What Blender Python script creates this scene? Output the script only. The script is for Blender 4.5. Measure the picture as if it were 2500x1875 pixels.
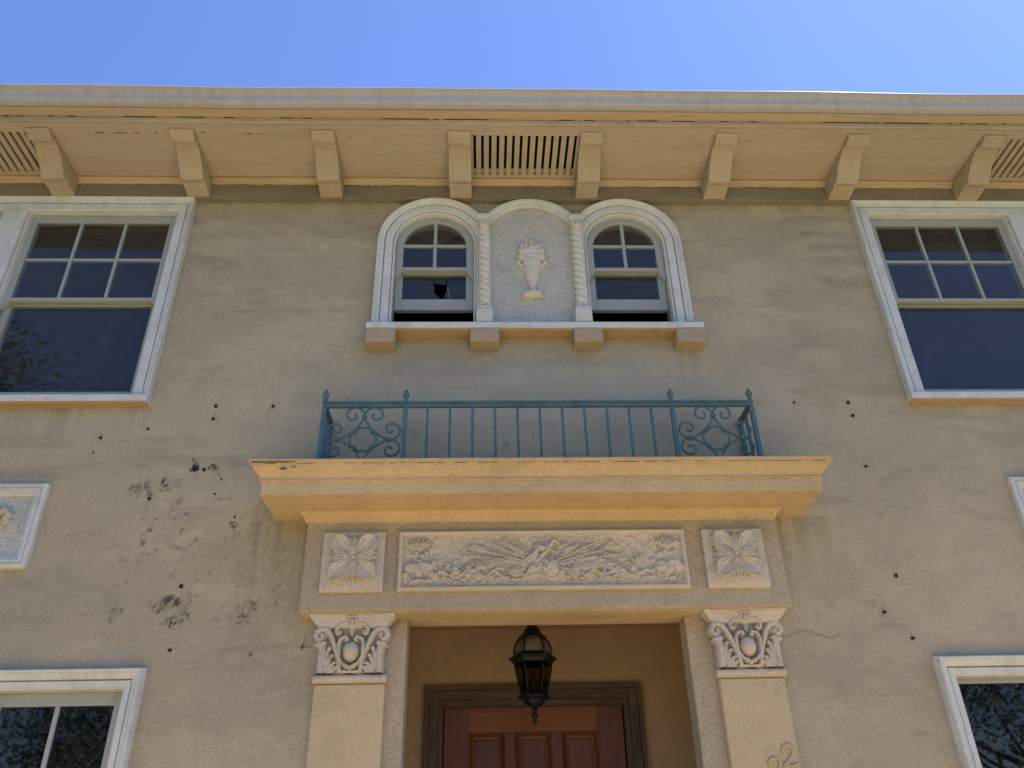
import bpy, bmesh, math, random
import numpy as np
from mathutils import Vector, Matrix

for o in list(bpy.data.objects):
    bpy.data.objects.remove(o, do_unlink=True)
SC = bpy.context.scene
COL = SC.collection
rnd = random.Random(7)
PI = math.pi

# ------------------------------------------------------------------ camera
cam_d = bpy.data.cameras.new('camera')
cam = bpy.data.objects.new('camera', cam_d)
COL.objects.link(cam)
SC.camera = cam
PITCH, YAW, ROLL = 0.5428, 0.0412, -0.0241
fw = Vector((math.sin(YAW) * math.cos(PITCH), math.cos(YAW) * math.cos(PITCH), math.sin(PITCH)))
rt = Vector((math.cos(YAW), -math.sin(YAW), 0))
up = rt.cross(fw)
r2 = rt * math.cos(ROLL) + up * math.sin(ROLL)
u2 = -rt * math.sin(ROLL) + up * math.cos(ROLL)
cam.matrix_world = Matrix(((r2.x, u2.x, -fw.x, -0.3284), (r2.y, u2.y, -fw.y, -4.4),
                           (r2.z, u2.z, -fw.z, 1.6), (0, 0, 0, 1)))
cam_d.sensor_width = 36.0
cam_d.lens = 36.0 * 2022 / 2500
cam_d.clip_start = 0.05
cam_d.clip_end = 3000

# ------------------------------------------------------------------ sky and sun
SUN_EL, SUN_AZ = math.radians(66), math.radians(80)     # azimuth from +Y towards +X: behind the house, to the right
world = bpy.data.worlds.new('World')
SC.world = world
world.use_nodes = True
wn = world.node_tree.nodes
wl = world.node_tree.links
wn.clear()
sky = wn.new('ShaderNodeTexSky')
sky.sky_type = 'NISHITA'
sky.sun_disc = False
sky.sun_elevation = SUN_EL
sky.sun_rotation = SUN_AZ
sky.altitude = 50
sky.air_density = 1.0
sky.dust_density = 0.3
sky.ozone_density = 5.0
bg = wn.new('ShaderNodeBackground')
bg.inputs['Strength'].default_value = 0.14
wo = wn.new('ShaderNodeOutputWorld')
hs = wn.new('ShaderNodeHueSaturation')
hs.inputs['Hue'].default_value = 0.512
hs.inputs['Saturation'].default_value = 1.10
wl.new(sky.outputs[0], hs.inputs['Color'])
wl.new(hs.outputs[0], bg.inputs[0])
wl.new(bg.outputs[0], wo.inputs[0])

sun_d = bpy.data.lights.new('sun', 'SUN')
sun_d.energy = 5.0
sun_d.angle = math.radians(0.5)
sun_d.color = (1.0, 0.95, 0.87)
sun = bpy.data.objects.new('sun', sun_d)
COL.objects.link(sun)
sdir = Vector((math.sin(SUN_AZ) * math.cos(SUN_EL), math.cos(SUN_AZ) * math.cos(SUN_EL), math.sin(SUN_EL)))
sun.rotation_euler = sdir.to_track_quat('Z', 'Y').to_euler()
sun.location = sdir * 40

SC.view_settings.view_transform = 'Standard'
SC.view_settings.look = 'None'
SC.view_settings.exposure = 0.93
SC.view_settings.gamma = 1.0
SC.view_settings.use_curve_mapping = False
SC.render.engine = 'CYCLES'
SC.cycles.max_bounces = 10
SC.cycles.diffuse_bounces = 6

# ------------------------------------------------------------------ materials
M = {}


class NB:
    """small helper around a node tree"""
    def __init__(s, name):
        s.m = bpy.data.materials.new(name)
        s.m.use_nodes = True
        s.n = s.m.node_tree.nodes
        s.l = s.m.node_tree.links
        s.b = s.n['Principled BSDF']
        s.out = s.n['Material Output']
        s.geo = s.n.new('ShaderNodeNewGeometry')
        M[name] = s.m

    def sock(s, v, i):
        if isinstance(v, (int, float)):
            i.default_value = v
        elif isinstance(v, (tuple, list)):
            i.default_value = tuple(v) + ((1,) if len(v) == 3 and len(i.default_value) == 4 else ())
        else:
            s.l.new(v, i)

    def pos(s, scale=(1, 1, 1), off=(0, 0, 0)):
        mp = s.n.new('ShaderNodeMapping')
        mp.inputs['Scale'].default_value = scale
        mp.inputs['Location'].default_value = off
        s.l.new(s.geo.outputs['Position'], mp.inputs['Vector'])
        return mp.outputs[0]

    def noise(s, scale, detail=4, rough=0.55, vec=None, dist=0.0):
        t = s.n.new('ShaderNodeTexNoise')
        t.inputs['Scale'].default_value = scale
        t.inputs['Detail'].default_value = detail
        t.inputs['Roughness'].default_value = rough
        t.inputs['Distortion'].default_value = dist
        s.l.new(vec if vec is not None else s.geo.outputs['Position'], t.inputs['Vector'])
        return t.outputs['Fac']

    def voro(s, scale, vec=None, feature='F1'):
        t = s.n.new('ShaderNodeTexVoronoi')
        t.feature = feature
        t.inputs['Scale'].default_value = scale
        s.l.new(vec if vec is not None else s.geo.outputs['Position'], t.inputs['Vector'])
        return t.outputs['Distance']

    def ramp(s, v, a, b, lo=0.0, hi=1.0):
        t = s.n.new('ShaderNodeMapRange')
        t.interpolation_type = 'SMOOTHSTEP'
        s.sock(v, t.inputs[0])
        for k, q in enumerate((a, b, lo, hi)):
            t.inputs[k + 1].default_value = q
        return t.outputs[0]

    def mix(s, f, a, b, mode='MIX'):
        t = s.n.new('ShaderNodeMix')
        t.data_type = 'RGBA'
        t.blend_type = mode
        s.sock(f, t.inputs[0])
        s.sock(a, t.inputs[6])
        s.sock(b, t.inputs[7])
        return t.outputs[2]

    def math(s, op, a, b=0.0):
        t = s.n.new('ShaderNodeMath')
        t.operation = op
        s.sock(a, t.inputs[0])
        s.sock(b, t.inputs[1])
        return t.outputs[0]

    def attr(s, name):
        t = s.n.new('ShaderNodeAttribute')
        t.attribute_name = name
        sp = s.n.new('ShaderNodeSeparateColor')
        s.l.new(t.outputs['Color'], sp.inputs[0])
        return sp.outputs

    def bump(s, h, dist, strength=1.0, prev=None):
        t = s.n.new('ShaderNodeBump')
        t.inputs['Distance'].default_value = dist
        t.inputs['Strength'].default_value = strength
        s.l.new(h, t.inputs['Height'])
        if prev is not None:
            s.l.new(prev, t.inputs['Normal'])
        return t.outputs[0]

    def fin(s, col, rough=0.8, bump=None, spec=0.3, metal=0.0):
        s.sock(col, s.b.inputs['Base Color'])
        s.sock(rough, s.b.inputs['Roughness'])
        s.b.inputs['Specular IOR Level'].default_value = spec
        s.b.inputs['Metallic'].default_value = metal
        if bump is not None:
            s.l.new(bump, s.b.inputs['Normal'])
        return s.m


def stucco(name, base, grime=(0.13, 0.12, 0.105), rough_amp=0.004, use_attr=False, grime_amt=0.35, pit=0.5, coarse=70, grit=0.35, pit_col=0.45):
    t = NB(name)
    big = t.noise(0.9, 5, 0.6)
    mid = t.noise(5.5, 6, 0.62, dist=0.6)
    swirl = t.noise(2.2, 6, 0.65, vec=t.pos((0.55, 1, 1.7), (3, 1, 7)), dist=1.5)
    fine = t.noise(160, 3, 0.6)
    c = t.mix(t.ramp(big, 0.3, 0.7), [v * 0.90 for v in base], [min(1, v * 1.08) for v in base])
    c = t.mix(t.ramp(mid, 0.45, 0.75, 0, 0.5), c, (base[0] * 0.82, base[1] * 0.83, base[2] * 0.85))
    c = t.mix(t.ramp(swirl, 0.52, 0.74, 0, grime_amt), c, [(g + b) * 0.42 for g, b in zip(grime, base)])
    c = t.mix(t.ramp(fine, 0.35, 0.75, 0, 0.22), c, [v * 0.6 for v in base])
    if use_attr:
        a = t.attr('stain')
        br = t.noise(55, 5, 0.7)
        g1 = t.math('MULTIPLY', a[0], t.ramp(br, 0.25, 0.62, 0.35, 1.1))
        c = t.mix(t.ramp(g1, 0.0, 1.0, 0.0, 0.93), c, (0.035, 0.033, 0.032))
        c = t.mix(a[1], c, (0.37, 0.385, 0.33))
        c = t.mix(t.math('MULTIPLY', a[2], t.ramp(br, 0.3, 0.7, 0.4, 1.0)), c, (0.17, 0.155, 0.135))
    # grit: sandy light and dark speckle, and small pits coloured dark for cavity shade and dirt
    gr = t.noise(120, 2, 0.5)
    c = t.mix(t.ramp(gr, 0.50, 0.72, 0, grit), c, [v * 0.45 for v in base])
    gl_ = t.noise(95, 2, 0.5, vec=t.pos((1, 1, 1), (4, 9, 2)))
    c = t.mix(t.ramp(gl_, 0.55, 0.75, 0, grit * 0.6), c, [min(1, v * 1.45) for v in base])
    v = t.voro(62, vec=t.pos((1, 1, 1.5)))
    flk = t.math('MULTIPLY', t.ramp(v, 0.05, 0.28, 1, 0), t.ramp(t.noise(11, 3), 0.40, 0.62))
    c = t.mix(t.math('MULTIPLY', flk, pit_col), c, (0.07, 0.06, 0.05))
    b = t.bump(t.noise(coarse, 5, 0.62), rough_amp * 2.4, 1.0)
    b = t.bump(t.noise(14, 4, 0.6), rough_amp * 2.2, 0.4, b)
    pv = t.ramp(t.voro(95, feature='F1'), 0.0, 0.32, 0, 1)
    b = t.bump(pv, rough_amp * 0.8, pit, b)
    return t.fin(c, 0.92, b, 0.15)


def paint(name, base, dirt, amt=0.4, bumpd=0.0012, rough=0.6, streak=(1, 1, 1), wear=None, wear_amt=0.3):
    t = NB(name)
    n1 = t.noise(7, 6, 0.65, vec=t.pos(streak), dist=0.4)
    n2 = t.noise(45, 5, 0.7, vec=t.pos(streak, (2, 5, 1)))
    c = t.mix(t.ramp(n1, 0.42, 0.75, 0, amt), base, dirt)
    c = t.mix(t.ramp(n2, 0.5, 0.75, 0, amt * 0.8), c, [d * 0.8 for d in dirt])
    if wear is not None:
        w = t.noise(26, 6, 0.7, vec=t.pos(streak, (9, 3, 4)))
        c = t.mix(t.ramp(w, 0.60, 0.68, 0, wear_amt), c, wear)
    b = t.bump(t.noise(60, 5, 0.65, vec=t.pos(streak)), bumpd, 0.7)
    b = t.bump(t.noise(9, 3), bumpd * 3, 0.4, b)
    return t.fin(c, rough, b, 0.3)


stucco('stucco_wall', (0.468, 0.405, 0.282), use_attr=True, rough_amp=0.0036, grime_amt=0.5, grit=0.42, pit_col=0.42)
stucco('stucco_portico', (0.475, 0.395, 0.28), rough_amp=0.0065, grime_amt=0.4, pit=0.8, coarse=60, grit=0.5, pit_col=0.75)
stucco('stucco_smooth', (0.52, 0.425, 0.27), rough_amp=0.002, grime_amt=0.25, pit=0.3)
stucco('stucco_bracket', (0.50, 0.435, 0.33), rough_amp=0.004, grime_amt=0.5, pit=1.0, pit_col=0.8, grit=0.4)
stucco('stucco_frieze', (0.29, 0.262, 0.205), rough_amp=0.007, grime_amt=0.5, pit=0.9, coarse=55, grit=0.6, pit_col=0.8)  # base darkened for the eave shade on the band, and its dirt
stucco('stucco_niche', (0.60, 0.61, 0.545), rough_amp=0.009, grime_amt=0.4, pit=0.9, coarse=50, grime=(0.2, 0.2, 0.21), grit=0.55, pit_col=0.6)
stucco('cornice_paint', (0.565, 0.44, 0.255), rough_amp=0.0035, grime_amt=0.6, pit=0.5, grime=(0.26, 0.24, 0.22), grit=0.4, pit_col=0.6)
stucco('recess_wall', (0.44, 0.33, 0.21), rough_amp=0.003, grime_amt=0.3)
stucco('cast_relief', (0.575, 0.515, 0.415), rough_amp=0.003, grime_amt=0.55, grime=(0.16, 0.15, 0.15), coarse=110, grit=0.5, pit_col=0.7)
stucco('cast_column', (0.62, 0.615, 0.54), rough_amp=0.002, grime_amt=0.5, grime=(0.25, 0.22, 0.18), coarse=110)
paint('white_trim', (0.575, 0.605, 0.575), (0.36, 0.36, 0.33), 0.5, 0.0010, 0.6, (1, 1, 0.6), wear=(0.30, 0.26, 0.19), wear_amt=0.45)
paint('sash_paint', (0.33, 0.365, 0.345), (0.24, 0.25, 0.23), 0.35, 0.0006, 0.5, (1, 1, 1), wear=(0.5, 0.48, 0.42), wear_amt=0.3)
paint('soffit_paint', (0.45, 0.395, 0.31), (0.34, 0.29, 0.22), 0.5, 0.0015, 0.75, (0.12, 1, 1), wear=(0.30, 0.23, 0.16), wear_amt=0.35)
paint('fascia_paint', (0.49, 0.395, 0.27), (0.30, 0.25, 0.19), 0.45, 0.0015, 0.75, (0.2, 1, 1), wear=(0.13, 0.11, 0.09), wear_amt=0.3)
paint('gutter_paint', (0.44, 0.435, 0.43), (0.34, 0.27, 0.20), 0.5, 0.001, 0.5, (2.2, 0.3, 0.35), wear=(0.28, 0.25, 0.24), wear_amt=0.3)
paint('railing_paint', (0.072, 0.150, 0.170), (0.035, 0.06, 0.07), 0.7, 0.0005, 0.55, (1, 1, 1), wear=(0.17, 0.25, 0.26), wear_amt=0.6)
paint('lantern_metal', (0.007, 0.008, 0.009), (0.014, 0.014, 0.014), 0.5, 0.0003, 0.55)
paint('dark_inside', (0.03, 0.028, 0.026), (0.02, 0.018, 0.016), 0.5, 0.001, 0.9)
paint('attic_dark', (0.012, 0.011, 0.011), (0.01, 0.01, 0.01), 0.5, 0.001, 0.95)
paint('hole_dark', (0.02, 0.019, 0.018), (0.05, 0.045, 0.04), 0.5, 0.002, 0.95)
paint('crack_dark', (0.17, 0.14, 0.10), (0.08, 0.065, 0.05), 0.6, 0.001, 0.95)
paint('roof_tile', (0.32, 0.14, 0.08), (0.2, 0.1, 0.07), 0.5, 0.003, 0.8)
paint('ochre_bounce', (0.42, 0.30, 0.165), (0.25, 0.18, 0.11), 0.5, 0.0015, 0.8, wear=(0.12, 0.09, 0.06), wear_amt=0.4)  # warm ground bounce put into the colour of the sill undersides
paint('lip_metal', (0.75, 0.74, 0.72), (0.5, 0.48, 0.45), 0.3, 0.0003, 0.4)
paint('candle_white', (0.7, 0.68, 0.6), (0.6, 0.55, 0.45), 0.2, 0.0002, 0.4)


def wood(name, c1, c2, c3, scale, amt, rough):
    t = NB(name)
    g = t.noise(6, 6, 0.65, vec=t.pos(scale), dist=0.5)
    g2 = t.noise(22, 5, 0.7, vec=t.pos(scale, (3, 3, 3)))
    n = t.noise(2.5, 4)
    c = t.mix(t.ramp(g, 0.3, 0.7), c1, c2)
    c = t.mix(t.ramp(g2, 0.48, 0.72, 0, amt), c, c3)
    c = t.mix(t.ramp(n, 0.45, 0.7, 0, 0.4), c, [v * 0.6 for v in c1])
    b = t.bump(g2, 0.0015, 0.6)
    t.fin(c, rough, b, 0.35)


wood('door_wood', (0.115, 0.040, 0.019), (0.16, 0.057, 0.026), (0.07, 0.026, 0.012), (5, 5, 0.5), 0.5, 0.45)
wood('door_rail_wood', (0.165, 0.060, 0.022), (0.235, 0.090, 0.034), (0.105, 0.038, 0.015), (0.5, 5, 5), 0.5, 0.45)
wood('frame_wood_side', (0.07, 0.047, 0.036), (0.11, 0.08, 0.062), (0.22, 0.18, 0.145), (6, 6, 0.4), 0.6, 0.8)
wood('frame_wood_head', (0.07, 0.047, 0.036), (0.11, 0.08, 0.062), (0.22, 0.18, 0.145), (0.4, 6, 6), 0.6, 0.8)


def glass(name, tint, ior, wob=0.0015, dust=0.0, film=0.0):
    t = NB(name)
    n, l = t.n, t.l
    tr = n.new('ShaderNodeBsdfTransparent')
    tr.inputs[0].default_value = tint + (1,)
    gl = n.new('ShaderNodeBsdfGlossy')
    gl.inputs['Roughness'].default_value = 0.015
    fr = n.new('ShaderNodeFresnel')
    fr.inputs['IOR'].default_value = ior
    b = t.bump(t.noise(2.2, 2, 0.5), wob, 1.0)
    l.new(b, gl.inputs['Normal'])
    l.new(b, fr.inputs['Normal'])
    front = t.math('SUBTRACT', 1.0, t.geo.outputs['Backfacing'])
    fac = t.math('MULTIPLY', fr.outputs[0], front)
    mx = n.new('ShaderNodeMixShader')
    l.new(fac, mx.inputs[0])
    l.new(tr.outputs[0], mx.inputs[1])
    l.new(gl.outputs[0], mx.inputs[2])
    df = n.new('ShaderNodeBsdfDiffuse')
    df.inputs[0].default_value = (0.45, 0.45, 0.43, 1)
    m2 = n.new('ShaderNodeMixShader')
    d1 = t.ramp(t.noise(14, 6, 0.75), 0.45, 0.8, film, film + dust)
    l.new(t.math('MULTIPLY', d1, front), m2.inputs[0])
    l.new(mx.outputs[0], m2.inputs[1])
    l.new(df.outputs[0], m2.inputs[2])
    l.new(m2.outputs[0], t.out.inputs['Surface'])


glass('window_glass', (0.80, 0.84, 0.82), 1.62, 0.0005, 0.07, 0.045)
glass('dusty_glass', (0.55, 0.57, 0.55), 1.55, 0.0004, 0.07, 0.008)
glass('lantern_glass', (0.60, 0.55, 0.45), 1.5, 0.0003, 0.22, 0.17)

t = NB('ground_earth')
g = t.noise(0.6, 5)
g2 = t.noise(30, 5)
c = t.mix(t.ramp(g, 0.35, 0.65), (0.10, 0.11, 0.045), (0.17, 0.15, 0.07))
c = t.mix(t.ramp(g2, 0.4, 0.7, 0, 0.5), c, (0.07, 0.08, 0.03))
t.fin(c, 0.95, t.bump(g2, 0.02, 0.8), 0.1)
t = NB('bounce_concrete')
g = t.noise(8, 6)
c = t.mix(t.ramp(g, 0.35, 0.7), (0.72, 0.51, 0.29), (0.64, 0.45, 0.25))  # pale warm buff, set for the bounce it throws
t.fin(c, 0.9, t.bump(g, 0.004, 0.6), 0.2)
t = NB('leaf')
oi = t.n.new('ShaderNodeObjectInfo')
c = t.mix(t.ramp(t.noise(0.9, 3), 0.35, 0.65), (0.035, 0.07, 0.018), (0.085, 0.13, 0.04))
t.fin(c, 0.5, None, 0.4)
t = NB('bark')
c = t.mix(t.ramp(t.noise(8, 5), 0.35, 0.65), (0.08, 0.06, 0.045), (0.16, 0.13, 0.10))
t.fin(c, 0.9, t.bump(t.noise(20, 5), 0.02, 0.8), 0.1)


# ------------------------------------------------------------------ object helpers
def tag(o, label=None, cat=None, group=None, kind=None):
    for k, v in (('label', label), ('category', cat), ('group', group), ('kind', kind)):
        if v:
            o[k] = v
    return o


def empty(name, loc=(0, 0, 0)):
    o = bpy.data.objects.new(name, None)
    o.location = loc
    o.empty_display_size = 0.2
    COL.objects.link(o)
    return o


def link(name, me, mat, parent=None, loc=None, label=None):
    o = bpy.data.objects.new(name, me)
    if mat and not me.materials:
        me.materials.append(M[mat])
    COL.objects.link(o)
    if parent is not None:
        o.parent = parent
    if loc is not None:
        o.location = loc
    if label:
        o['label'] = label
    return o


class MB:
    def __init__(s):
        s.v, s.f, s.sm = [], [], []

    def add(s, vs, fs, smooth=False):
        k = len(s.v)
        s.v += [tuple(map(float, v)) for v in vs]
        s.f += [tuple(i + k for i in f) for f in fs]
        s.sm += [smooth] * len(fs)
        return s

    def box(s, x0, x1, y0, y1, z0, z1):
        return s.add([(x0, y0, z0), (x1, y0, z0), (x1, y1, z0), (x0, y1, z0), (x0, y0, z1), (x1, y0, z1), (x1, y1, z1), (x0, y1, z1)],
                     [(3, 2, 1, 0), (4, 5, 6, 7), (0, 1, 5, 4), (1, 2, 6, 5), (2, 3, 7, 6), (3, 0, 4, 7)])

    def extrude_x(s, prof, x0, x1, smooth=False, nx=1):
        """closed (y,z) profile extruded along x; listed so that it runs front-top -> front-bottom -> back"""
        n = len(prof)
        xs = [x0 + (x1 - x0) * i / nx for i in range(nx + 1)]
        vs = [(x, y, z) for x in xs for y, z in prof]
        fs = []
        for j in range(nx):
            for i in range(n):
                a, b = j * n + i, j * n + (i + 1) % n
                fs.append((a, b, b + n, a + n))
        s.add(vs, fs, smooth)
        k = len(s.v) - len(vs)
        s.f += [tuple(k + i for i in range(n - 1, -1, -1)), tuple(k + nx * n + i for i in range(n))]
        s.sm += [False, False]
        return s

    def sweep(s, rows, closed=False, smooth=False):
        """rows: list of equally long point lists"""
        m = len(rows[0])
        vs = [p for r in rows for p in r]
        fs = []
        R = len(rows)
        for j in range(R if closed else R - 1):
            j2 = (j + 1) % R
            for i in range(m - 1):
                fs.append((j * m + i, j * m + i + 1, j2 * m + i + 1, j2 * m + i))
        return s.add(vs, fs, smooth)

    def tube(s, pts, r, n=8, closed=False, cap=True, flat=None):
        pts = [Vector(p) for p in pts]
        L = len(pts)
        rs = r if isinstance(r, (list, tuple)) else [r] * L
        rows = []
        prev = None
        for i, p in enumerate(pts):
            if closed:
                tg = pts[(i + 1) % L] - pts[(i - 1) % L]
            else:
                tg = pts[min(i + 1, L - 1)] - pts[max(i - 1, 0)]
            tg.normalize()
            ref = Vector((0, 1, 0)) if abs(tg.y) < 0.9 else Vector((1, 0, 0))
            if prev is not None:
                ref = prev
            a = (ref - tg * ref.dot(tg))
            if a.length < 1e-6:
                a = tg.orthogonal()
            a.normalize()
            prev = a
            b = tg.cross(a)
            fa, fb = flat if flat else (1, 1)
            rows.append([p + (a * math.cos(2 * PI * k / n + PI / n) * fa + b * math.sin(2 * PI * k / n + PI / n) * fb) * rs[i] for k in range(n + 1)])
        s.sweep(rows, closed, n > 4)
        if cap and not closed:
            for row, rev in ((rows[0], True), (rows[-1], False)):
                q = row[:-1]
                s.add(q, [tuple(range(n)) if not rev else tuple(range(n - 1, -1, -1))])
        return s

    def lathe(s, prof, c, n=16, smooth=True, a0=0.0):
        """prof: (radius, z); c = (x, y, z0)"""
        rows = []
        for k in range(n):
            a = a0 + 2 * PI * k / n
            rows.append([(c[0] + r * math.cos(a), c[1] + r * math.sin(a), c[2] + z) for r, z in prof])
        return s.sweep(rows, True, smooth)

    def mesh(s, name):
        me = bpy.data.meshes.new(name)
        me.from_pydata(s.v, [], s.f)
        me.polygons.foreach_set('use_smooth', s.sm)
        me.update()
        bm = bmesh.new()
        bm.from_mesh(me)
        bmesh.ops.remove_doubles(bm, verts=bm.verts, dist=1e-5)
        bmesh.ops.recalc_face_normals(bm, faces=bm.faces)
        bm.to_mesh(me)
        bm.free()
        return me

    def build(s, name, mat, parent=None, bevel=0.0, label=None, loc=None, seg=2):
        o = link(name, s.mesh(name), mat, parent, loc, label)
        if bevel:
            b = o.modifiers.new('bevel', 'BEVEL')
            b.width = bevel
            b.segments = seg
            b.limit_method = 'ANGLE'
            b.angle_limit = math.radians(35)
        return o


def box(name, mat, parent, x0, x1, y0, y1, z0, z1, bevel=0.003, label=None):
    return MB().box(x0, x1, y0, y1, z0, z1).build(name, mat, parent, bevel, label)


# value noise for numpy
def vnoise(x, z, seed):
    r = np.random.RandomState(seed)
    T = r.rand(256, 256)
    xi, zi = np.floor(x).astype(int), np.floor(z).astype(int)
    fx, fz = x - xi, z - zi
    fx, fz = fx * fx * (3 - 2 * fx), fz * fz * (3 - 2 * fz)
    g = lambda a, b: T[a % 256, b % 256]
    return (g(xi, zi) * (1 - fx) + g(xi + 1, zi) * fx) * (1 - fz) + (g(xi, zi + 1) * (1 - fx) + g(xi + 1, zi + 1) * fx) * fz


def fbm(x, z, seed, oct=4):
    s, a, w = 0, 1.0, 0.0
    for k in range(oct):
        s = s + a * vnoise(x * 2 ** k + 17.3 * k, z * 2 ** k + 5.1 * k, seed + k)
        w += a
        a *= 0.5
    return s / w


def grid_mesh(name, xs, zs, yfun, keep=None, attr=None, smooth=True):
    """grid in the xz plane facing -y"""
    X, Zz = np.meshgrid(xs, zs)
    nx, nz = len(xs), len(zs)
    Yv = yfun(X, Zz)
    co = np.stack([X, Yv, Zz], -1).reshape(-1, 3)
    idx = np.arange(nx * nz).reshape(nz, nx)
    q = np.stack([idx[:-1, :-1], idx[:-1, 1:], idx[1:, 1:], idx[1:, :-1]], -1).reshape(-1, 4)
    if keep is not None:
        cx = 0.25 * (X[:-1, :-1] + X[1:, 1:] + X[:-1, 1:] + X[1:, :-1])
        cz = 0.25 * (Zz[:-1, :-1] + Zz[1:, 1:] + Zz[:-1, 1:] + Zz[1:, :-1])
        q = q[keep(cx, cz).reshape(-1)]
    used = np.unique(q)
    remap = -np.ones(nx * nz, int)
    remap[used] = np.arange(len(used))
    co, q2 = co[used], remap[q]
    me = bpy.data.meshes.new(name)
    me.vertices.add(len(co))
    me.vertices.foreach_set('co', co.astype(np.float32).ravel())
    me.loops.add(len(q2) * 4)
    me.loops.foreach_set('vertex_index', q2.astype(np.int32).ravel())
    me.polygons.add(len(q2))
    me.polygons.foreach_set('loop_start', (np.arange(len(q2)) * 4).astype(np.int32))
    me.polygons.foreach_set('use_smooth', np.full(len(q2), smooth))
    me.update(calc_edges=True)
    me.validate()
    if attr is not None:
        col = attr(X, Zz).reshape(-1, 4)[used]
        a = me.attributes.new('stain', 'FLOAT_COLOR', 'POINT')
        a.data.foreach_set('color', col.astype(np.float32).ravel())
    return me


# --- relief height fields: every element returns a height array
class RF:
    def __init__(s, X, Z):
        s.X, s.Z = X, Z
        s.h = np.zeros_like(X)

    def up(s, e):
        s.h = np.maximum(s.h, e)

    def ell(s, cx, cz, rx, rz, h, rot=0.0, p=0.5, base=0.0):
        c, n = math.cos(rot), math.sin(rot)
        dx, dz = s.X - cx, s.Z - cz
        u, v = (dx * c + dz * n) / rx, (-dx * n + dz * c) / rz
        d = 1 - u * u - v * v
        s.up(np.where(d > 0, base + h * np.clip(d, 0, 1) ** p, 0))

    def stroke(s, pts, w, h, base=0.0, p=0.5):
        w0 = w if isinstance(w, (list, tuple)) else [w] * len(pts)
        for i in range(len(pts) - 1):
            (ax, az), (bx, bz) = pts[i], pts[i + 1]
            dx, dz = bx - ax, bz - az
            L = dx * dx + dz * dz + 1e-12
            t = np.clip(((s.X - ax) * dx + (s.Z - az) * dz) / L, 0, 1)
            d2 = (s.X - ax - t * dx) ** 2 + (s.Z - az - t * dz) ** 2
            ww = w0[i] + (w0[i + 1] - w0[i]) * t
            q = 1 - d2 / (ww * ww)
            s.up(np.where(q > 0, base + h * np.clip(q, 0, 1) ** p, 0))

    def leaf(s, ax, az, bx, bz, w, h, base=0.0, rib=0.35):
        """pointed leaf with a grooved midrib from a to b"""
        dx, dz = bx - ax, bz - az
        L = math.hypot(dx, dz)
        dx, dz = dx / L, dz / L
        t = ((s.X - ax) * dx + (s.Z - az) * dz) / L
        v = -(s.X - ax) * dz + (s.Z - az) * dx
        ww = w * np.sin(np.clip(t, 0.001, 0.999) * PI) ** 0.7 + 1e-9
        q = 1 - (v / ww) ** 2
        rb = 1 - rib * np.exp(-(v / (w * 0.16)) ** 2)
        s.up(np.where((t > 0) & (t < 1) & (q > 0), base + h * np.sqrt(np.clip(q, 0, 1)) * rb, 0))

    def sub(s, e):
        s.h = s.h - e


def relief(name, mat, parent, x0, x1, z0, z1, res, y, fn, cut=True, label=None):
    nx, nz = max(4, int((x1 - x0) / res)), max(4, int((z1 - z0) / res))
    xs, zs = np.linspace(x0, x1, nx + 1), np.linspace(z0, z1, nz + 1)
    X, Zz = np.meshgrid(xs, zs)
    rf = RF(X, Zz)
    fn(rf)
    H = rf.h
    tol = 1e-5
    keep = None
    if cut:
        k4 = np.maximum(np.maximum(H[:-1, :-1], H[1:, 1:]), np.maximum(H[:-1, 1:], H[1:, :-1])) > tol
        keep = lambda a, b: k4
    me = grid_mesh(name, xs, zs, lambda a, b: y - H, keep)
    return link(name, me, mat, parent, None, label)


# ------------------------------------------------------------------ ground
g = MB()
g.add([(-900, -900, 0), (900, -900, 0), (900, 900, 0), (-900, 900, 0)], [(0, 1, 2, 3)])
tag(g.build('ground', 'ground_earth'), 'sunlit front lawn, thin and half dry', 'ground', kind='structure')
g = MB()
g.add([(-5.0, -7.5, .004), (5.0, -7.5, .004), (5.0, -.01, .004), (-5.0, -.01, .004)], [(0, 1, 2, 3)])
tag(g.build('bounce_terrace', 'bounce_concrete'), 'unseen warm buff paving added to bounce light up the front', 'bounce_terrace', kind='structure')  # unseen reflector slab, added to throw warm light onto the undersides

# ------------------------------------------------------------------ the house
house = empty('house', (0, 4, 0))
tag(house, 'two-storey tan stucco house with bracketed eaves and a columned doorway', 'house')
HM = Matrix.Translation((0, -4, 0))


class _P:
    pass


def hp(o):
    """parent a finished top part to the house keeping world coordinates"""
    o.parent = house
    o.matrix_parent_inverse = HM
    return o


# openings in the front wall (hidden edges lie under the casings)
ARX = (-0.655, 0.657)
ARZ = 5.378


def wall_keep(cx, cz):
    k = np.ones_like(cx, bool)
    for sx in (-1, 1):
        off = 0 if sx < 0 else -0.015
        xx = sx * cx - off * sx if False else (cx if sx < 0 else -(cx + 0.015))
        k &= ~((xx > -4.66) & (xx < -2.43) & (cz > 4.13) & (cz < 5.67))
        x2 = cx if sx < 0 else -(cx + 0.012)
        k &= ~((x2 > -2.80) & (x2 < -2.115) & (cz > 0.98) & (cz < 2.50))
        xa = ARX[0 if sx < 0 else 1]
        k &= ~((abs(cx - xa) < 0.28) & (cz > 4.65) & (cz < ARZ))
        k &= ~(((cx - xa) ** 2 + (cz - ARZ) ** 2 < 0.28 ** 2) & (cz >= ARZ))
    k &= ~((abs(cx - 0.008) < 0.735) & (cz < 2.83))
    return k


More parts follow.
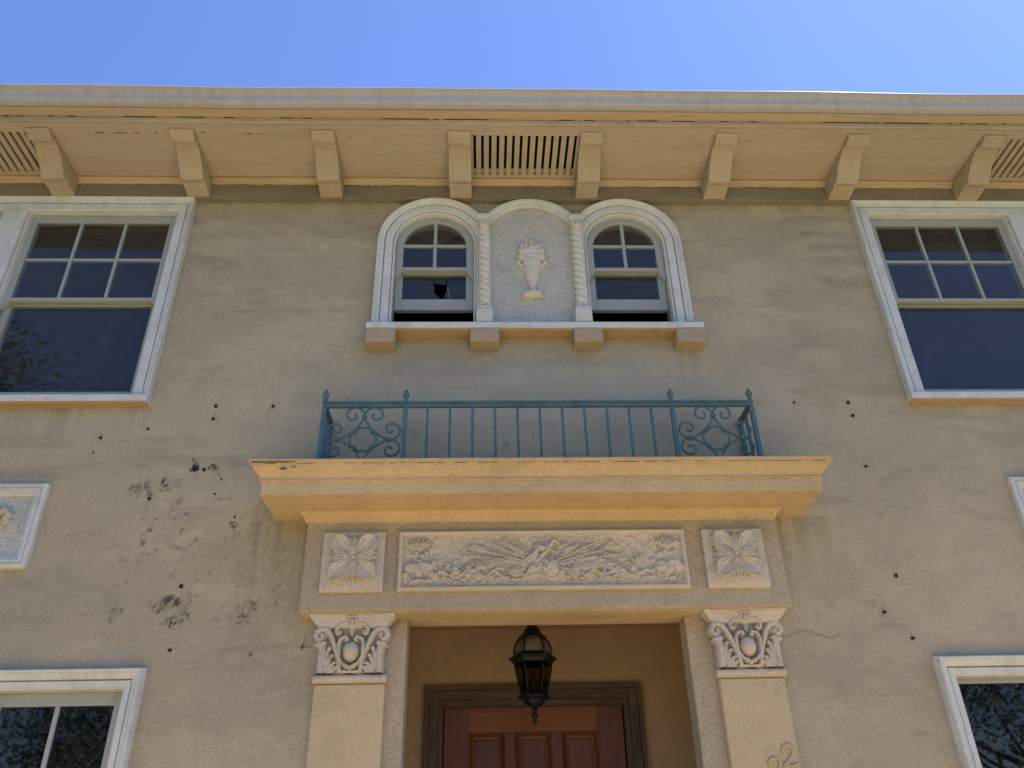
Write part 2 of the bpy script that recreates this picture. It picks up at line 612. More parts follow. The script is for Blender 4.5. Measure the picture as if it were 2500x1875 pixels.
SPOTS = [  # x, z, rx, rz, strength   dirt blotches left of the doorway and a few on the right
    (-1.991, 3.695, .030, .040, 1.0), (-2.006, 3.745, .022, .03, .8), (-1.881, 3.699, .035, .028, .9), (-1.85, 3.66, .03, .03, .35),
    (-2.143, 3.597, .030, .050, 1.0), (-2.09, 3.60, .05, .03, .45), (-2.31, 3.56, .045, .05, .65), (-2.25, 3.60, .02, .035, .8), (-2.235, 3.555, .02, .03, .8),
    (-2.213, 3.512, .018, .03, .85), (-2.295, 3.714, .05, .03, .4), (-2.226, 3.42, .02, .06, .5), (-2.184, 3.295, .022, .075, .75),
    (-2.19, 3.20, .015, .09, .35), (-2.084, 3.459, .022, .05, .45), (-1.717, 3.348, .035, .022, .85), (-1.72, 3.30, .02, .04, .4),
    (-1.98, 2.915, .060, .040, 1.0), (-2.04, 2.885, .05, .03, .8), (-1.945, 2.805, .065, .036, 1.0), (-1.909, 2.854, .04, .03, .75), (-1.90, 2.93, .05, .07, .35),
    (-1.575, 2.880, .065, .05, .55), (-1.583, 2.82, .035, .032, 1.0), (-1.62, 2.85, .07, .06, .35), (-2.268, 2.845, .02, .05, .6), (-2.24, 2.88, .02, .035, .55),
    (-1.94, 4.02, .05, .05, .35), (-1.884, 2.944, .015, .03, .5), (-2.763, 3.017, .06, .025, .35), (-2.464, 3.275, .09, .06, .2), (-2.40, 2.98, .08, .03, .25),
    (-1.55, 3.35, .12, .18, .28), (-1.45, 3.05, .14, .25, .25), (-1.996, 3.065, .02, .04, .35), (-1.52, 2.631, .03, .015, .75),
    (1.83, 2.815, .03, .03, .5), (1.95, 3.40, .03, .05, .3), (1.97, 3.67, .03, .03, .3), (1.55, 2.83, .03, .05, .3), (1.62, 2.55, .04, .01, .35), (1.80, 2.56, .02, .015, .4),
    (-0.737, 3.902, .025, .04, .5), (-0.191, 3.843, .022, .04, .55),
]
ARCS = [  # curved hand-trowel and scaffold smudges: x, z, half-length, rise, width, strength
    (-1.99, 3.215, .10, -.05, .016, .7), (2.06, 5.50, .22, .05, .030, .55), (2.12, 5.38, .20, .03, .028, .6), (2.14, 5.25, .22, .03, .045, .4),
    (2.13, 5.05, .20, -.02, .05, .5), (1.85, 4.98, .30, .05, .05, .25), (-2.05, 5.47, .26, .06, .04, .35), (-1.75, 5.36, .3, .1, .05, .25),
    (-2.10, 5.22, .2, .03, .06, .4), (-1.78, 5.13, .28, .06, .07, .28), (-1.30, 5.25, .2, .06, .06, .25), (-2.06, 4.95, .22, .09, .03, .35),
    (-1.7, 4.82, .4, .06, .08, .2), (1.55, 5.3, .35, .06, .06, .18), (1.45, 4.45, .3, .03, .08, .2), (0.05, 4.42, .6, .02, .05, .30),
    (-2.35, 3.88, .25, .02, .02, .3), (-2.95, 3.66, .35, .0, .035, .35), (2.45, 4.02, .3, .0, .04, .2), (1.9, 3.1, .15, .02, .05, .15),
]


STREAKS = [(-3.7, -2.3, 4.10, .16, .55), (2.3, 3.7, 4.10, .16, .5), (-1.06, -.87, 4.50, .14, .5), (-.41, -.22, 4.50, .14, .5), (.24, .44, 4.50, .14, .5), (.89, 1.09, 4.50, .14, .5),
           (-1.68, -1.27, 3.37, .45, .75), (1.28, 1.66, 3.37, .40, .6), (-3.6, -2.75, 3.10, .12, .5), (2.7, 3.6, 3.10, .12, .5), (-2.3, 2.2, 5.76, .10, .55)]


def wall_stain(X, Z):
    c = np.zeros(X.shape + (4,))
    wob = fbm(X * 22, Z * 22, 3, 4)
    wob2 = fbm(X * 60, Z * 60, 13, 3)
    wob3 = fbm(X * 85, Z * 60, 19, 2)
    d = np.zeros_like(X)
    for x, z, rx, rz, s in SPOTS:
        q = ((X - x - (wob - .5) * .05) / rx) ** 2 + ((Z - z - (wob2 - .5) * .04) / rz) ** 2
        d = np.maximum(d, s * np.clip(1.45 - q * (0.5 + 1.3 * wob2), 0, 1) * np.clip(.45 + 2.4 * (wob3 - .38), 0, 1.15))
    # fine splatter around the blotches
    near = np.exp(-(((X + 1.95) / .42) ** 2 + ((Z - 3.25) / .6) ** 2))
    sp = np.clip((fbm(X * 34, Z * 34, 41, 2) - .70) * 7, 0, 1)
    d = np.maximum(d, near * sp * .75)
    near2 = np.exp(-(((X + 1.48) / .16) ** 2 + ((Z - 3.0) / .5) ** 2))
    d = np.maximum(d, near2 * np.clip((fbm(X * 40, Z * 40, 57, 2) - .62) * 5, 0, 1) * .6)
    c[..., 0] = d
    # cool patch under the centre sill, painting the lost ground bounce behind the railing
    w = np.exp(-((X / 1.25) ** 4)) * np.exp(-((Z - 4.15) / .42) ** 2)
    c[..., 1] = np.clip(w * (0.25 + 0.6 * fbm(X * 1.8, Z * 1.8, 23)), 0, .6)
    a = np.zeros_like(X)
    wa = fbm(X * 9, Z * 9, 31, 4)
    for x, z, hl, rise, w, s in ARCS:
        u = (X - x) / hl
        zz = z - rise * u * u + (wa - .5) * .05
        a = np.maximum(a, 1.35 * s * np.exp(-((Z - zz) / w) ** 2) * np.clip(1.2 - u * u, 0, 1) * (0.35 + 0.9 * wa))
    # rain streaks running down below sills, corbels and cornice ends
    sn = fbm(X * 26, Z * 1.2, 111, 3)
    for x0, x1, zt, L, q in STREAKS:
        m_ = np.clip((X - x0) / .04, 0, 1) * np.clip((x1 - X) / .04, 0, 1) * (Z < zt)
        a = np.maximum(a, q * m_ * np.exp(-(zt - Z) / L) * np.clip((sn - .38) * 3.2, 0, 1))
    soft = np.clip((fbm(X * 1.3, Z * 2.0, 77, 5) - .52) * 2.4, 0, .30)
    tw = fbm(X * 2.1 + 3 * fbm(X * .8, Z * .8, 121, 2), Z * 7 + 2 * fbm(X * 1.1, Z * .7, 123, 2), 125, 4)
    soft = np.maximum(soft, np.clip((tw - .57) * 3, 0, .34) * (.35 + .65 * np.clip((Z - 4.3) / .8, 0, 1)))
    c[..., 2] = np.clip(np.maximum(a, soft), 0, 1)
    c[..., 3] = 1
    return c


def frange(a, b, s):
    return list(np.arange(a, b, s))


xs = np.array([-5.4, -5.0, -4.6, -4.2, -3.9] + frange(-3.75, 3.75, .0095) + [3.75, 3.9, 4.2, 4.6, 5.0, 5.4])
zs_ = np.array([0, .5, .98, 1.4, 1.7] + frange(1.85, 5.77, .0095) + [5.78, 5.9])
me = grid_mesh('wall', xs, zs_, lambda X, Z: (fbm(X * 2.2, Z * 2.2, 91, 4) - .5) * .012 + (fbm(X * 16, Z * 16, 97, 2) - .5) * .004, wall_keep, wall_stain)
wall = hp(link('wall', me, 'stucco_wall'))
wall['label'] = 'tan stucco front wall with dark blotches left of the doorway'


def shell(name, mat, *b):
    m = MB()
    for q in b:
        m.box(*q)
    return hp(m.build(name, mat))


shell('side_wall', 'stucco_smooth', (-5.4, -5.2, .02, 8, 0, 5.9))
shell('side_wall', 'stucco_smooth', (5.2, 5.4, .02, 8, 0, 5.9))
shell('back_wall', 'stucco_smooth', (-5.19, 5.19, 7.8, 8, 0, 5.9))
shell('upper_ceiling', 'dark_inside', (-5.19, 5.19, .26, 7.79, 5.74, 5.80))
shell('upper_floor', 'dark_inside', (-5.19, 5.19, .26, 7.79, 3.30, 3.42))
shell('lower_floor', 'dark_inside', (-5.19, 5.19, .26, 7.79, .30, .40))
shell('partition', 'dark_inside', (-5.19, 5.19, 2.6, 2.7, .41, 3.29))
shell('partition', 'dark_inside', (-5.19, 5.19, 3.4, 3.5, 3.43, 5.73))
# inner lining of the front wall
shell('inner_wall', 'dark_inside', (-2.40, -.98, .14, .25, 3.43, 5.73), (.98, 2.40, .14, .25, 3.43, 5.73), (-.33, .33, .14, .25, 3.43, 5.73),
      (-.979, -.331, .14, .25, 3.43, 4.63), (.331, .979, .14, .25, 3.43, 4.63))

# roof: low hip with a slight overhang behind the gutter
m = MB()
e0, zr = .66, 6.05
A = [(-6.0, -e0, zr), (6.0, -e0, zr), (6.0, 8.6, zr), (-6.0, 8.6, zr)]
B = [(-3.2, 3.0, 7.35), (3.2, 3.0, 7.35), (3.2, 5.0, 7.35), (-3.2, 5.0, 7.35)]
m.add(A + B, [(0, 1, 5, 4), (1, 2, 6, 5), (2, 3, 7, 6), (3, 0, 4, 7), (4, 5, 6, 7), (3, 2, 1, 0)])
hp(m.build('roof', 'roof_tile'))

# ------------------------------------------------------------------ eaves
SZ = 5.915
EX = 5.7
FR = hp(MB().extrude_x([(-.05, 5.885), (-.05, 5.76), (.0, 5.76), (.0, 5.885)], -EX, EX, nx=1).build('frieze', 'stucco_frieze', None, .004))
FR['label'] = 'rough stucco band under the eaves'
bm_ = MB().extrude_x([(-.052, 5.8855), (-.060, 5.888), (-.066, 5.895), (-.075, 5.897), (-.082, 5.905), (-.094, 5.908), (-.094, 5.93), (-.02, 5.93), (-.02, 5.8855)], -EX, EX)
hp(bm_.build('bed_moulding', 'fascia_paint', None, .0015))

VENTS = [(-.405, .333), (-4.15, -3.318), (3.245, 4.07)]
soff = hp(MB().box(-EX, EX, -.566, -.03, 6.02, 6.04).build('soffit', 'attic_dark'))
soff['label'] = 'boarded soffit under the eaves'
edges_y = [-.1, -.128, -.22, -.31, -.40, -.49, -.566]
cuts = [-EX, -4.15, -3.318, -.405, .333, 3.245, 4.07, EX]
for i in range(6):
    y1, y0 = edges_y[i], edges_y[i + 1]
    zo = rnd.uniform(-.0007, .0007)
    if i in (0, 5):
        spans = [(-EX, EX)]
        if i == 5:
            y0 = -.570
    else:
        spans = [(-EX, -4.15), (-3.318, -.405), (.333, 3.245), (4.07, EX)]
    for a, b in spans:
        nm = MB()
        nm.box(a + .0005, b - .0005, y0 + .0004, y1 - .0004, SZ + zo, SZ + .02 + zo)
        o = nm.build('soffit_board', 'soffit_paint', soff, .0009)
        o.matrix_parent_inverse = Matrix.Identity(4)
for a, b in VENTS:
    n = int(round((b - a) / .0512))
    pit = (b - a) / n
    for k in range(n + 1):
        xa = a + (k - .5) * pit + .0092
        xb = a + (k + .5) * pit - .0092
        xa, xb = max(xa, a + .001), min(xb, b - .001)
        if xb - xa < .006:
            continue
        box('vent_slat', 'soffit_paint', soff, xa, xb, -.489, -.129, SZ + .001, SZ + .020, .0015)
    # slot ends: sloping sheet-metal lips at the wall side
    box('vent_backing', 'fascia_paint', soff, a, b, -.168, -.128, SZ + .0225, SZ + .030, 0)

# fascia strip, crown and gutter
hp(MB().extrude_x([(-.590, 5.952), (-.590, 5.918), (-.584, 5.9135), (-.572, 5.9135), (-.572, 5.952)], -EX, EX).build('soffit_edge_strip', 'stucco_bracket', None, .002))
hp(MB().extrude_x([(-.655, 5.990), (-.655, 5.9585), (-.574, 5.9575), (-.574, 6.03), (-.655, 6.03)], -EX, EX).build('fascia', 'fascia_paint', None, .003))
gp = [(-.668, 5.962), (-.672, 5.963), (-.672, 5.977), (-.690, 5.981), (-.696, 5.985), (-.701, 5.992), (-.703, 6.001), (-.704, 6.018), (-.706, 6.034), (-.711, 6.046), (-.719, 6.054), (-.728, 6.058), (-.735, 6.060), (-.737, 6.064), (-.737, 6.078), (-.724, 6.078), (-.722, 6.068), (-.668, 6.0)]
GUT = hp(MB().extrude_x(gp, -EX, EX, nx=60).build('gutter', 'gutter_paint'))
# sagging hand-hung gutter line
for v in GUT.data.vertices:
    v.co.z += .004 * math.sin(v.co.x * 1.3 + 1) + .002 * math.sin(v.co.x * 4.1)
    v.co.y += .002 * math.sin(v.co.x * 2.7)
MB().tube([(x, -.7315 + .002 * math.sin(x * 2.7), 6.081 + .004 * math.sin(x * 1.3 + 1) + .002 * math.sin(x * 4.1)) for x in [-EX + .2 * i for i in range(int(2 * EX / .2) + 1)]], .0055, 8).build('rolled_lip', 'lip_metal', GUT)
GUT['label'] = 'moulded sheet-metal gutter with brown rain streaks'
for x in (-3.1, -2.19, -.62, .99, 2.05, 3.15):
    pr = [(y - .0022, z - .0005) for y, z in gp[1:15]]
    mm = MB()
    w = .004
    rows = [[(xx, y + .002 * math.sin(xx * 2.7), z + .004 * math.sin(xx * 1.3 + 1) + .002 * math.sin(xx * 4.1)) for y, z in pr] for xx in (x - w, x + w)]
    mm.sweep(rows)
    o = mm.build('gutter_seam', 'gutter_paint', GUT)

# open joints where the fascia has pulled away, and split soffit boards
fas = [o for o in house.children if o.name.startswith('fascia')][0]
x = -3.6
while x < 3.7:
    L = rnd.choice((.03, .05, .08, .12, .2, .35)) * rnd.uniform(.7, 1.2)
    if rnd.random() < .62:
        h = rnd.uniform(.0012, .0042)
        MB().box(x, x + L, -.5935, -.584, 5.9535 - h / 2, 5.9535 + h / 2).build('open_joint', 'hole_dark', fas, .0006)
    x += L + rnd.uniform(.02, .25)
for (x, y, L) in ((-2.72, -.49, .075), (-2.62, -.4902, .03), (-2.86, -.4903, .05), (-2.49, -.49, .02), (-2.18, -.5, .035), (-1.88, -.49, .04), (-1.80, -.4905, .02), (-1.22, -.462, .02), (-.55, -.49, .03)):
    MB().box(x - L / 2, x + L / 2, y - .0022, y + .0022, SZ - .0024, SZ + .004).build('board_split', 'hole_dark', soff)

# brackets
bp = [(-.535, 5.912), (-.535, 5.896), (-.530, 5.891), (-.462, 5.866), (-.456, 5.868), (-.452, 5.884), (-.43, 5.889), (-.405, 5.887), (-.375, 5.878), (-.345, 5.864),
      (-.315, 5.845), (-.288, 5.825), (-.262, 5.802), (-.24, 5.782), (-.222, 5.768), (-.214, 5.765), (-.206, 5.768), (-.203, 5.788), (-.178, 5.790), (-.176, 5.774), (-.170, 5.771),
      (-.051, 5.764), (-.051, 5.912)]
brm = MB().extrude_x(bp, -.077, .077).mesh('bracket')
brx = [-3.243, -2.312, -1.387, -.480, .411, 1.328, 2.235, 3.174]
for i, x in enumerate(brx):
    o = hp(link('bracket', brm, 'stucco_bracket'))
    o.location = (x, 0, rnd.uniform(-.001, .001))
    b = o.modifiers.new('bevel', 'BEVEL')
    b.width = .004
    b.segments = 2
    b.limit_method = 'ANGLE'
    b.angle_limit = math.radians(30)
for x in (-4.2, 4.12):
    o = hp(link('bracket', brm, 'stucco_bracket'))
    o.location = (x, 0, 0)

# ------------------------------------------------------------------ windows
CAS = [(0, .06), (0, -.024), (.004, -.028), (.012, -.030), (.059, -.030), (.0595, -.012), (.0655, -.012), (.066, -.034), (.080, -.038), (.092, -.046), (.098, -.053), (.106, -.056), (.109, -.052), (.109, .004)]


def casing_rect(name, parent, xl, xr, zb, zt, prof=CAS, mat='white_trim', label=None):
    rows = []
    for cx, cz in (('l', 'b'), ('l', 't'), ('r', 't'), ('r', 'b')):
        row = []
        for o, y in prof:
            row.append(((xl - o) if cx == 'l' else (xr + o), y, zb if cz == 'b' else zt + o))
        rows.append(row)
    m = MB().sweep(rows)
    return m.build(name, mat, parent, .0012, label)


def wkid(parent):
    return parent


def sash_parts(w, xl, xr, zb, zt, y0, y1, stile, top, bot, ncol, nrow, glassname='window_glass', horns=False, pane_inset=.012, name='sash', mw=.020):
    """one sash: frame mesh, muntins, panes"""
    m = MB()
    m.box(xl, xl + stile, y0, y1, zb, zt)
    m.box(xr - stile, xr, y0, y1, zb, zt)
    m.box(xl + stile, xr - stile, y0, y1, zt - top, zt)
    m.box(xl + stile, xr - stile, y0, y1, zb, zb + bot)
    if horns:
        for x, sg in ((xl, 1), (xr, -1)):
            hh = .062
            pts = [(x, zb), (x + sg * stile * .98, zb), (x + sg * stile * .85, zb - .016), (x + sg * stile * .45, zb - .030), (x + sg * stile * .22, zb - .05), (x, zb - hh)]
            vs = [(p[0], y0 + .001, p[1]) for p in pts] + [(p[0], y1 - .001, p[1]) for p in pts]
            k = len(pts)
            m.add(vs, [tuple(range(k)), tuple(range(2 * k - 1, k - 1, -1))] + [(i, (i + 1) % k, k + (i + 1) % k, k + i) for i in range(k)])
    m.build(name, 'sash_paint', w, .003)
    gx0, gx1, gz0, gz1 = xl + stile, xr - stile, zb + bot, zt - top
    cw, ch = (gx1 - gx0) / ncol, (gz1 - gz0) / nrow
    for i in range(1, ncol):
        box('muntin', 'sash_paint', w, gx0 + cw * i - mw / 2, gx0 + cw * i + mw / 2, y0 + .004, y1 - .004, gz0, gz1, .003)
    for j in range(1, nrow):
        for i in range(ncol):
            a = gx0 + cw * i + (mw / 2 if i else 0)
            b = gx0 + cw * (i + 1) - (mw / 2 if i < ncol - 1 else 0)
            box('muntin', 'sash_paint', w, a, b, y0 + .006, y1 - .006, gz0 + ch * j - mw / 2, gz0 + ch * j + mw / 2, .003)
    for i in range(ncol):
        for j in range(nrow):
            a = gx0 + cw * i + (mw / 2 if i else 0)
            b = gx0 + cw * (i + 1) - (mw / 2 if i < ncol - 1 else 0)
            c = gz0 + ch * j + (mw / 2 if j else 0)
            d = gz0 + ch * (j + 1) - (mw / 2 if j < nrow - 1 else 0)
            yy = y0 + pane_inset
            tl = rnd.uniform(-.0012, .0012)
            tt = rnd.uniform(-.0012, .0012)
            vs = [(a, yy - tl, c), (b, yy + tl, c), (b, yy + tl + tt, d), (a, yy - tl + tt, d)]
            vs += [(x, y + .004, z) for x, y, z in vs]
            MB().add(vs, [(0, 1, 2, 3), (7, 6, 5, 4), (0, 4, 5, 1), (1, 5, 6, 2), (2, 6, 7, 3), (3, 7, 4, 0)]).build('pane', glassname, w)


def jamb_box(w, xl, xr, zb, zt, y0, y1, th=.03, name='jamb'):
    m = MB()
    m.box(xl - th, xl, y0, y1, zb, zt + th)
    m.box(xr, xr + th, y0, y1, zb, zt + th)
    m.box(xl, xr, y0, y1, zt, zt + th)
    m.build(name, 'sash_paint', w)


def upper_window(sx, label):
    """pair of six-over-one double-hung sashes with a wide mullion"""
    w = hp(empty('sash_window'))
    w['label'] = label
    f = (lambda x: x) if sx < 0 else (lambda x: -x - .015)
    ux = [(-3.460, -2.446), (-4.645, -3.631)]
    zb, zt = 4.165, 5.655
    xl, xr = sorted((f(-4.645), f(-2.446)))
    casing_rect('casing', w, xl, xr, zb - .004, zt)
    a, b = sorted((f(-3.626), f(-3.465)))
    m = MB().box(a, b, -.034, .06, zb, zt - .0005)
    m.build('mullion', 'white_trim', w, .004)
    for q in (a - .016, b + .002):
        MB().box(q, q + .014, -.012, .028, zb, zt - .0005).build('stop_bead', 'white_trim', w, .004)
    a, b = sorted((f(-4.757), f(-2.334)))
    MB().add([(a, -.062, 4.112), (b, -.062, 4.112), (b, -.062, 4.158), (a, -.062, 4.158), (a, .12, 4.112), (b, .12, 4.112), (b, .12, 4.178), (a, .12, 4.178)],
             [(0, 1, 2, 3), (7, 6, 5, 4), (0, 4, 5, 1), (1, 5, 6, 2), (2, 6, 7, 3), (3, 7, 4, 0)]).build('sill', 'white_trim', w, .004)
    MB().box(a + .004, b - .004, -.058, .03, 4.098, 4.1115).build('sill_underside', 'ochre_bounce', w, .003)  # ochre strip standing in for warm bounce beneath the sill
    for x0, x1 in ux:
        a, b = sorted((f(x0), f(x1)))
        jamb_box(w, a, b, zb, zt, .0615, .135, .02)
        sash_parts(w, a + .003, b - .003, 4.918, zt - .002, .024, .062, .052, .064, .024, 3, 2, horns=True, name='upper_sash')
        sash_parts(w, a + .003, b - .003, 4.205, 4.935, .066, .104, .052, .03, .045, 1, 1, name='lower_sash', pane_inset=.014)
    return w


upper_window(-1, 'six-over-one upstairs windows at the left, leaves mirrored in the glass')
upper_window(1, 'six-over-one upstairs windows at the right, blue sky in the glass')


def lower_window(sx, label, ncol):
    w = hp(empty('ground_floor_window'))
    w['label'] = label
    f = (lambda x: x) if sx < 0 else (lambda x: -x - .012)
    prof = [(0, .07), (0, -.010), (.006, -.016), (.010, -.022), (.039, -.024), (.0395, -.008), (.0455, -.008), (.046, -.032), (.055, -.040), (.070, -.046), (.078, -.058), (.088, -.060), (.094, -.050), (.100, -.020), (.100, .004)]
    xl, xr = sorted((f(-2.80), f(-2.132)))
    zb, zt = 1.0, 2.474
    casing_rect('casing', w, xl, xr, zb, zt, prof)
    box('sill', 'white_trim', w, xl - .12, xr + .12, -.08, .12, zb - .05, zb, .004)
    jamb_box(w, xl, xr, zb, zt, .0705, .15, .02)
    if ncol > 1:
        sash_parts(w, xl + .003, xr - .003, 1.74, zt - .002, .058, .098, .052, .062, .03, ncol, 2, 'dusty_glass', horns=True, name='upper_sash', mw=.024)
        sash_parts(w, xl + .003, xr - .003, zb + .003, 1.755, .102, .14, .052, .03, .05, 1, 1, 'dusty_glass', name='lower_sash')
    else:
        sash_parts(w, xl + .003, xr - .003, zb + .003, zt - .002, .058, .098, .018, .022, .05, 1, 1, 'dusty_glass', name='fixed_sash')


lower_window(-1, 'downstairs window in the lower left corner with a divided sash', 2)
lower_window(1, 'downstairs window in the lower right corner with one dusty pane', 1)


# --- arched windows
def arch_path(xc, R, zb, n=40):
    """list of (unit outward dx,dz, base point)"""
    out = [((-1, 0), (xc - R, zb)), ((-1, 0), (xc - R, ARZ))]
    for i in range(1, n):
        a = PI - PI * i / n
        out.append(((math.cos(a), math.sin(a)), (xc + R * math.cos(a), ARZ + R * math.sin(a))))
    out += [((1, 0), (xc + R, ARZ)), ((1, 0), (xc + R, zb))]
    return out


def arch_sweep(xc, R, zb, prof, lim=None, n=40):
    rows = []
    for (dx, dz), (bx, bz) in arch_path(xc, R, zb, n):
        row = []
        for o, y in prof:
            x, z = bx + dx * o, bz + dz * o
            if lim:
                x = min(max(x, lim[0]), lim[1])
            row.append((x, y, z))
        rows.append(row)
    m = MB().sweep(rows)
    return m


ARC_CAS = [(0, .055), (0, -.012), (.004, -.018), (.012, -.020), (.0125, -.004), (.0175, -.004), (.018, -.026), (.024, -.030), (.069, -.031), (.0695, -.012), (.0755, -.012), (.076, -.034), (.085, -.036), (.098, -.046), (.106, -.055), (.116, -.058), (.120, -.052), (.120, .004)]


def arched_window(k, label, broken):
    xc = ARX[k]
    w = hp(empty('arched_window'))
    w['label'] = label
    R = .267
    lim = (-9, -.322) if k == 0 else (.326, 9)
    arch_sweep(xc, R, 4.672, ARC_CAS, lim).build('casing', 'white_trim', w)
    arch_sweep(xc, R, 4.66, [(-.001, .0555), (-.001, .145), (.02, .145), (.02, .0555)]).build('jamb', 'sash_paint', w)
    # upper sash: flat arched frame
    y0, y1 = .022, .060
    Ro, Ri = R - .003, .2165
    zb = 5.170
    pr = [(Ri - R, y1), (Ri - R, y0 + .003), (Ri - R + .003, y0), (Ro - R, y0), (Ro - R, y1), (Ri - R, y1)]
    m = arch_sweep(xc, R, zb, pr)
    m.box(xc - Ri, xc + Ri, y0, y1, zb, zb + .028)
    for sg in (-1, 1):
        x = xc + sg * Ro
        st = (Ro - Ri)
        pts = [(x, zb), (x - sg * st, zb), (x - sg * st * .9, zb - .02), (x - sg * st * .5, zb - .042), (x - sg * st * .15, zb - .060), (x, zb - .085)]
        kk = len(pts)
        vs = [(p[0], y0 + .001, p[1]) for p in pts] + [(p[0], y1 - .001, p[1]) for p in pts]
        m.add(vs, [tuple(range(kk)), tuple(range(2 * kk - 1, kk - 1, -1))] + [(i, (i + 1) % kk, kk + (i + 1) % kk, kk + i) for i in range(kk)])
    m.build('upper_sash', 'sash_paint', w, .002)
    mz = 5.394
    box('muntin', 'sash_paint', w, xc - .012, xc + .012, y0 + .004, y1 - .004, zb + .028, ARZ + Ri - .001, .004)
    for sg in (-1, 1):
        a, b = sorted((xc + sg * .012, xc + sg * (Ri - .0005)))
        box('muntin', 'sash_paint', w, a, b, y0 + .006, y1 - .006, mz - .012, mz + .012, .004)
        # lower lites
        box('pane', 'window_glass', w, a, b, y0 + .014, y0 + .018, zb + .028, mz - .012, 0)
        # quarter-round lites
        a0 = math.asin((mz + .012 - ARZ) / Ri)
        a1 = math.acos(.012 / Ri)
        pts = [(xc + sg * .012, mz + .012)] + [(xc + sg * Ri * math.cos(a0 + (a1 - a0) * i / 12), ARZ + Ri * math.sin(a0 + (a1 - a0) * i / 12)) for i in range(13)]
        kk = len(pts)
        vs = [(p[0], y0 + .014, p[1]) for p in pts] + [(p[0], y0 + .018, p[1]) for p in pts]
        MB().add(vs, [tuple(range(kk)), tuple(range(2 * kk - 1, kk - 1, -1))] + [(i, (i + 1) % kk, kk + (i + 1) % kk, kk + i) for i in range(kk)]).build('pane', 'window_glass', w)
    # lower sash, raised a hand's breadth above the sill
    a, b = xc - Ro, xc + Ro
    zl, zt = 4.874, 5.200
    yy0, yy1 = .064, .102
    m = MB()
    st = .049
    m.box(a, a + st, yy0, yy1, zl, zt)
    m.box(b - st, b, yy0, yy1, zl, zt)
    m.box(a + st, b - st, yy0, yy1, zl, zl + .086)
    m.box(a + st, b - st, yy0, yy1, zt - .028, zt)
    m.build('lower_sash', 'sash_paint', w, .003)
    g0, g1, h0, h1 = a + st, b - st, zl + .086, zt - .028
    yg = yy0 + .014
    if broken:
        hole = [(-.668, 5.135), (-.652, 5.100), (-.625, 5.099), (-.600, 5.097), (-.578, 5.088), (-.580, 5.118), (-.573, 5.126), (-.566, 5.080), (-.575, 5.030), (-.585, 4.982), (-.595, 4.968), (-.618, 4.985), (-.640, 5.006), (-.663, 5.040), (-.653, 5.054), (-.655, 5.085)]
        bm = bmesh.new()
        ov = [bm.verts.new((x, yg, z)) for x, z in ((g0, h0), (g1, h0), (g1, h1), (g0, h1))]
        iv = [bm.verts.new((x, yg, z)) for x, z in hole]
        es = [bm.edges.new((ov[i], ov[(i + 1) % 4])) for i in range(4)] + [bm.edges.new((iv[i], iv[(i + 1) % len(iv)])) for i in range(len(iv))]
        bmesh.ops.triangle_fill(bm, use_beauty=True, use_dissolve=False, edges=es)
        bm.normal_update()
        for fc in bm.faces:
            if fc.normal.y > 0:
                fc.normal_flip()
        ext = bmesh.ops.extrude_face_region(bm, geom=bm.faces[:])
        for e in ext['geom']:
            if isinstance(e, bmesh.types.BMVert):
                e.co.y += .004
        bmesh.ops.recalc_face_normals(bm, faces=bm.faces)
        pm = bpy.data.meshes.new('broken_pane')
        bm.to_mesh(pm)
        bm.free()
        link('broken_pane', pm, 'window_glass', w, None, 'cracked pane with a jagged hole')
        # long crack running to the corner of the pane
        MB().tube([(-.566, yg - .001, 5.078), (-.560, yg - .001, 5.04), (-.548, yg - .001, 4.99), (-.541, yg - .001, 4.962)], .0007, 4).build('glass_crack', 'candle_white', w)
    else:
        box('pane', 'window_glass', w, g0, g1, yg, yg + .004, h0, h1, 0)


arched_window(0, 'left arched window with a jagged hole in its lower pane', True)
arched_window(1, 'right arched window with whole panes, raised above the sill', False)

# common sill and corbels
sl = hp(MB().add([(-1.062, -.112, 4.606), (1.084, -.112, 4.606), (1.084, -.112, 4.652), (-1.062, -.112, 4.652), (-1.062, .13, 4.606), (1.084, .13, 4.606), (1.084, .13, 4.676), (-1.062, .13, 4.676)],
                 [(0, 1, 2, 3), (7, 6, 5, 4), (0, 4, 5, 1), (1, 5, 6, 2), (2, 6, 7, 3), (3, 7, 4, 0)]).build('window_sill', 'white_trim', None, .005))
MB().box(-1.050, 1.072, -.109, .03, 4.594, 4.6055).build('sill_underside', 'ochre_bounce', sl, .003)  # added ochre strip painting the orange bounce under the long sill
sl['label'] = 'long white sill under the arched windows'
cm = MB().box(-.0925, .0925, -.116, .02, -.104, -.0005).mesh('corbel')
for x in (-.968, -.315, .339, .990):
    o = hp(link('corbel', cm, 'stucco_portico'))
    o.location = (x + rnd.uniform(-.002, .002), 0, 4.6045)
    b = o.modifiers.new('bevel', 'BEVEL')
    b.width = .009
    b.segments = 3

# niche between the arched windows
NX = .003


def niche_keep(cx, cz):
    return (abs(cx - NX) < .328) & ((cz < ARZ) | ((cx - NX) ** 2 + (cz - ARZ) ** 2 < .376 ** 2))


me = grid_mesh('niche', np.linspace(-.33, .336, 90), np.linspace(4.668, 5.76, 150),
               lambda X, Z: np.where((abs(X - NX) < .272) & ((Z < ARZ) | ((X - NX) ** 2 + (Z - ARZ) ** 2 < .285 ** 2)), -.008, -.020) + (fbm(X * 40, Z * 40, 5, 3) - .5) * .010, niche_keep)
niche = hp(link('niche', me, 'stucco_niche'))
niche['label'] = 'blind arched niche of rough pale stucco between two windows'
arch_sweep(NX, .317, ARZ, [(0, 0), (0, -.034), (.004, -.042), (.014, -.046), (.022, -.044), (.026, -.050), (.040, -.058), (.056, -.060), (.066, -.054), (.068, .0)], (-.327 + NX, .327 + NX)).build('hood_moulding', 'white_trim', niche)


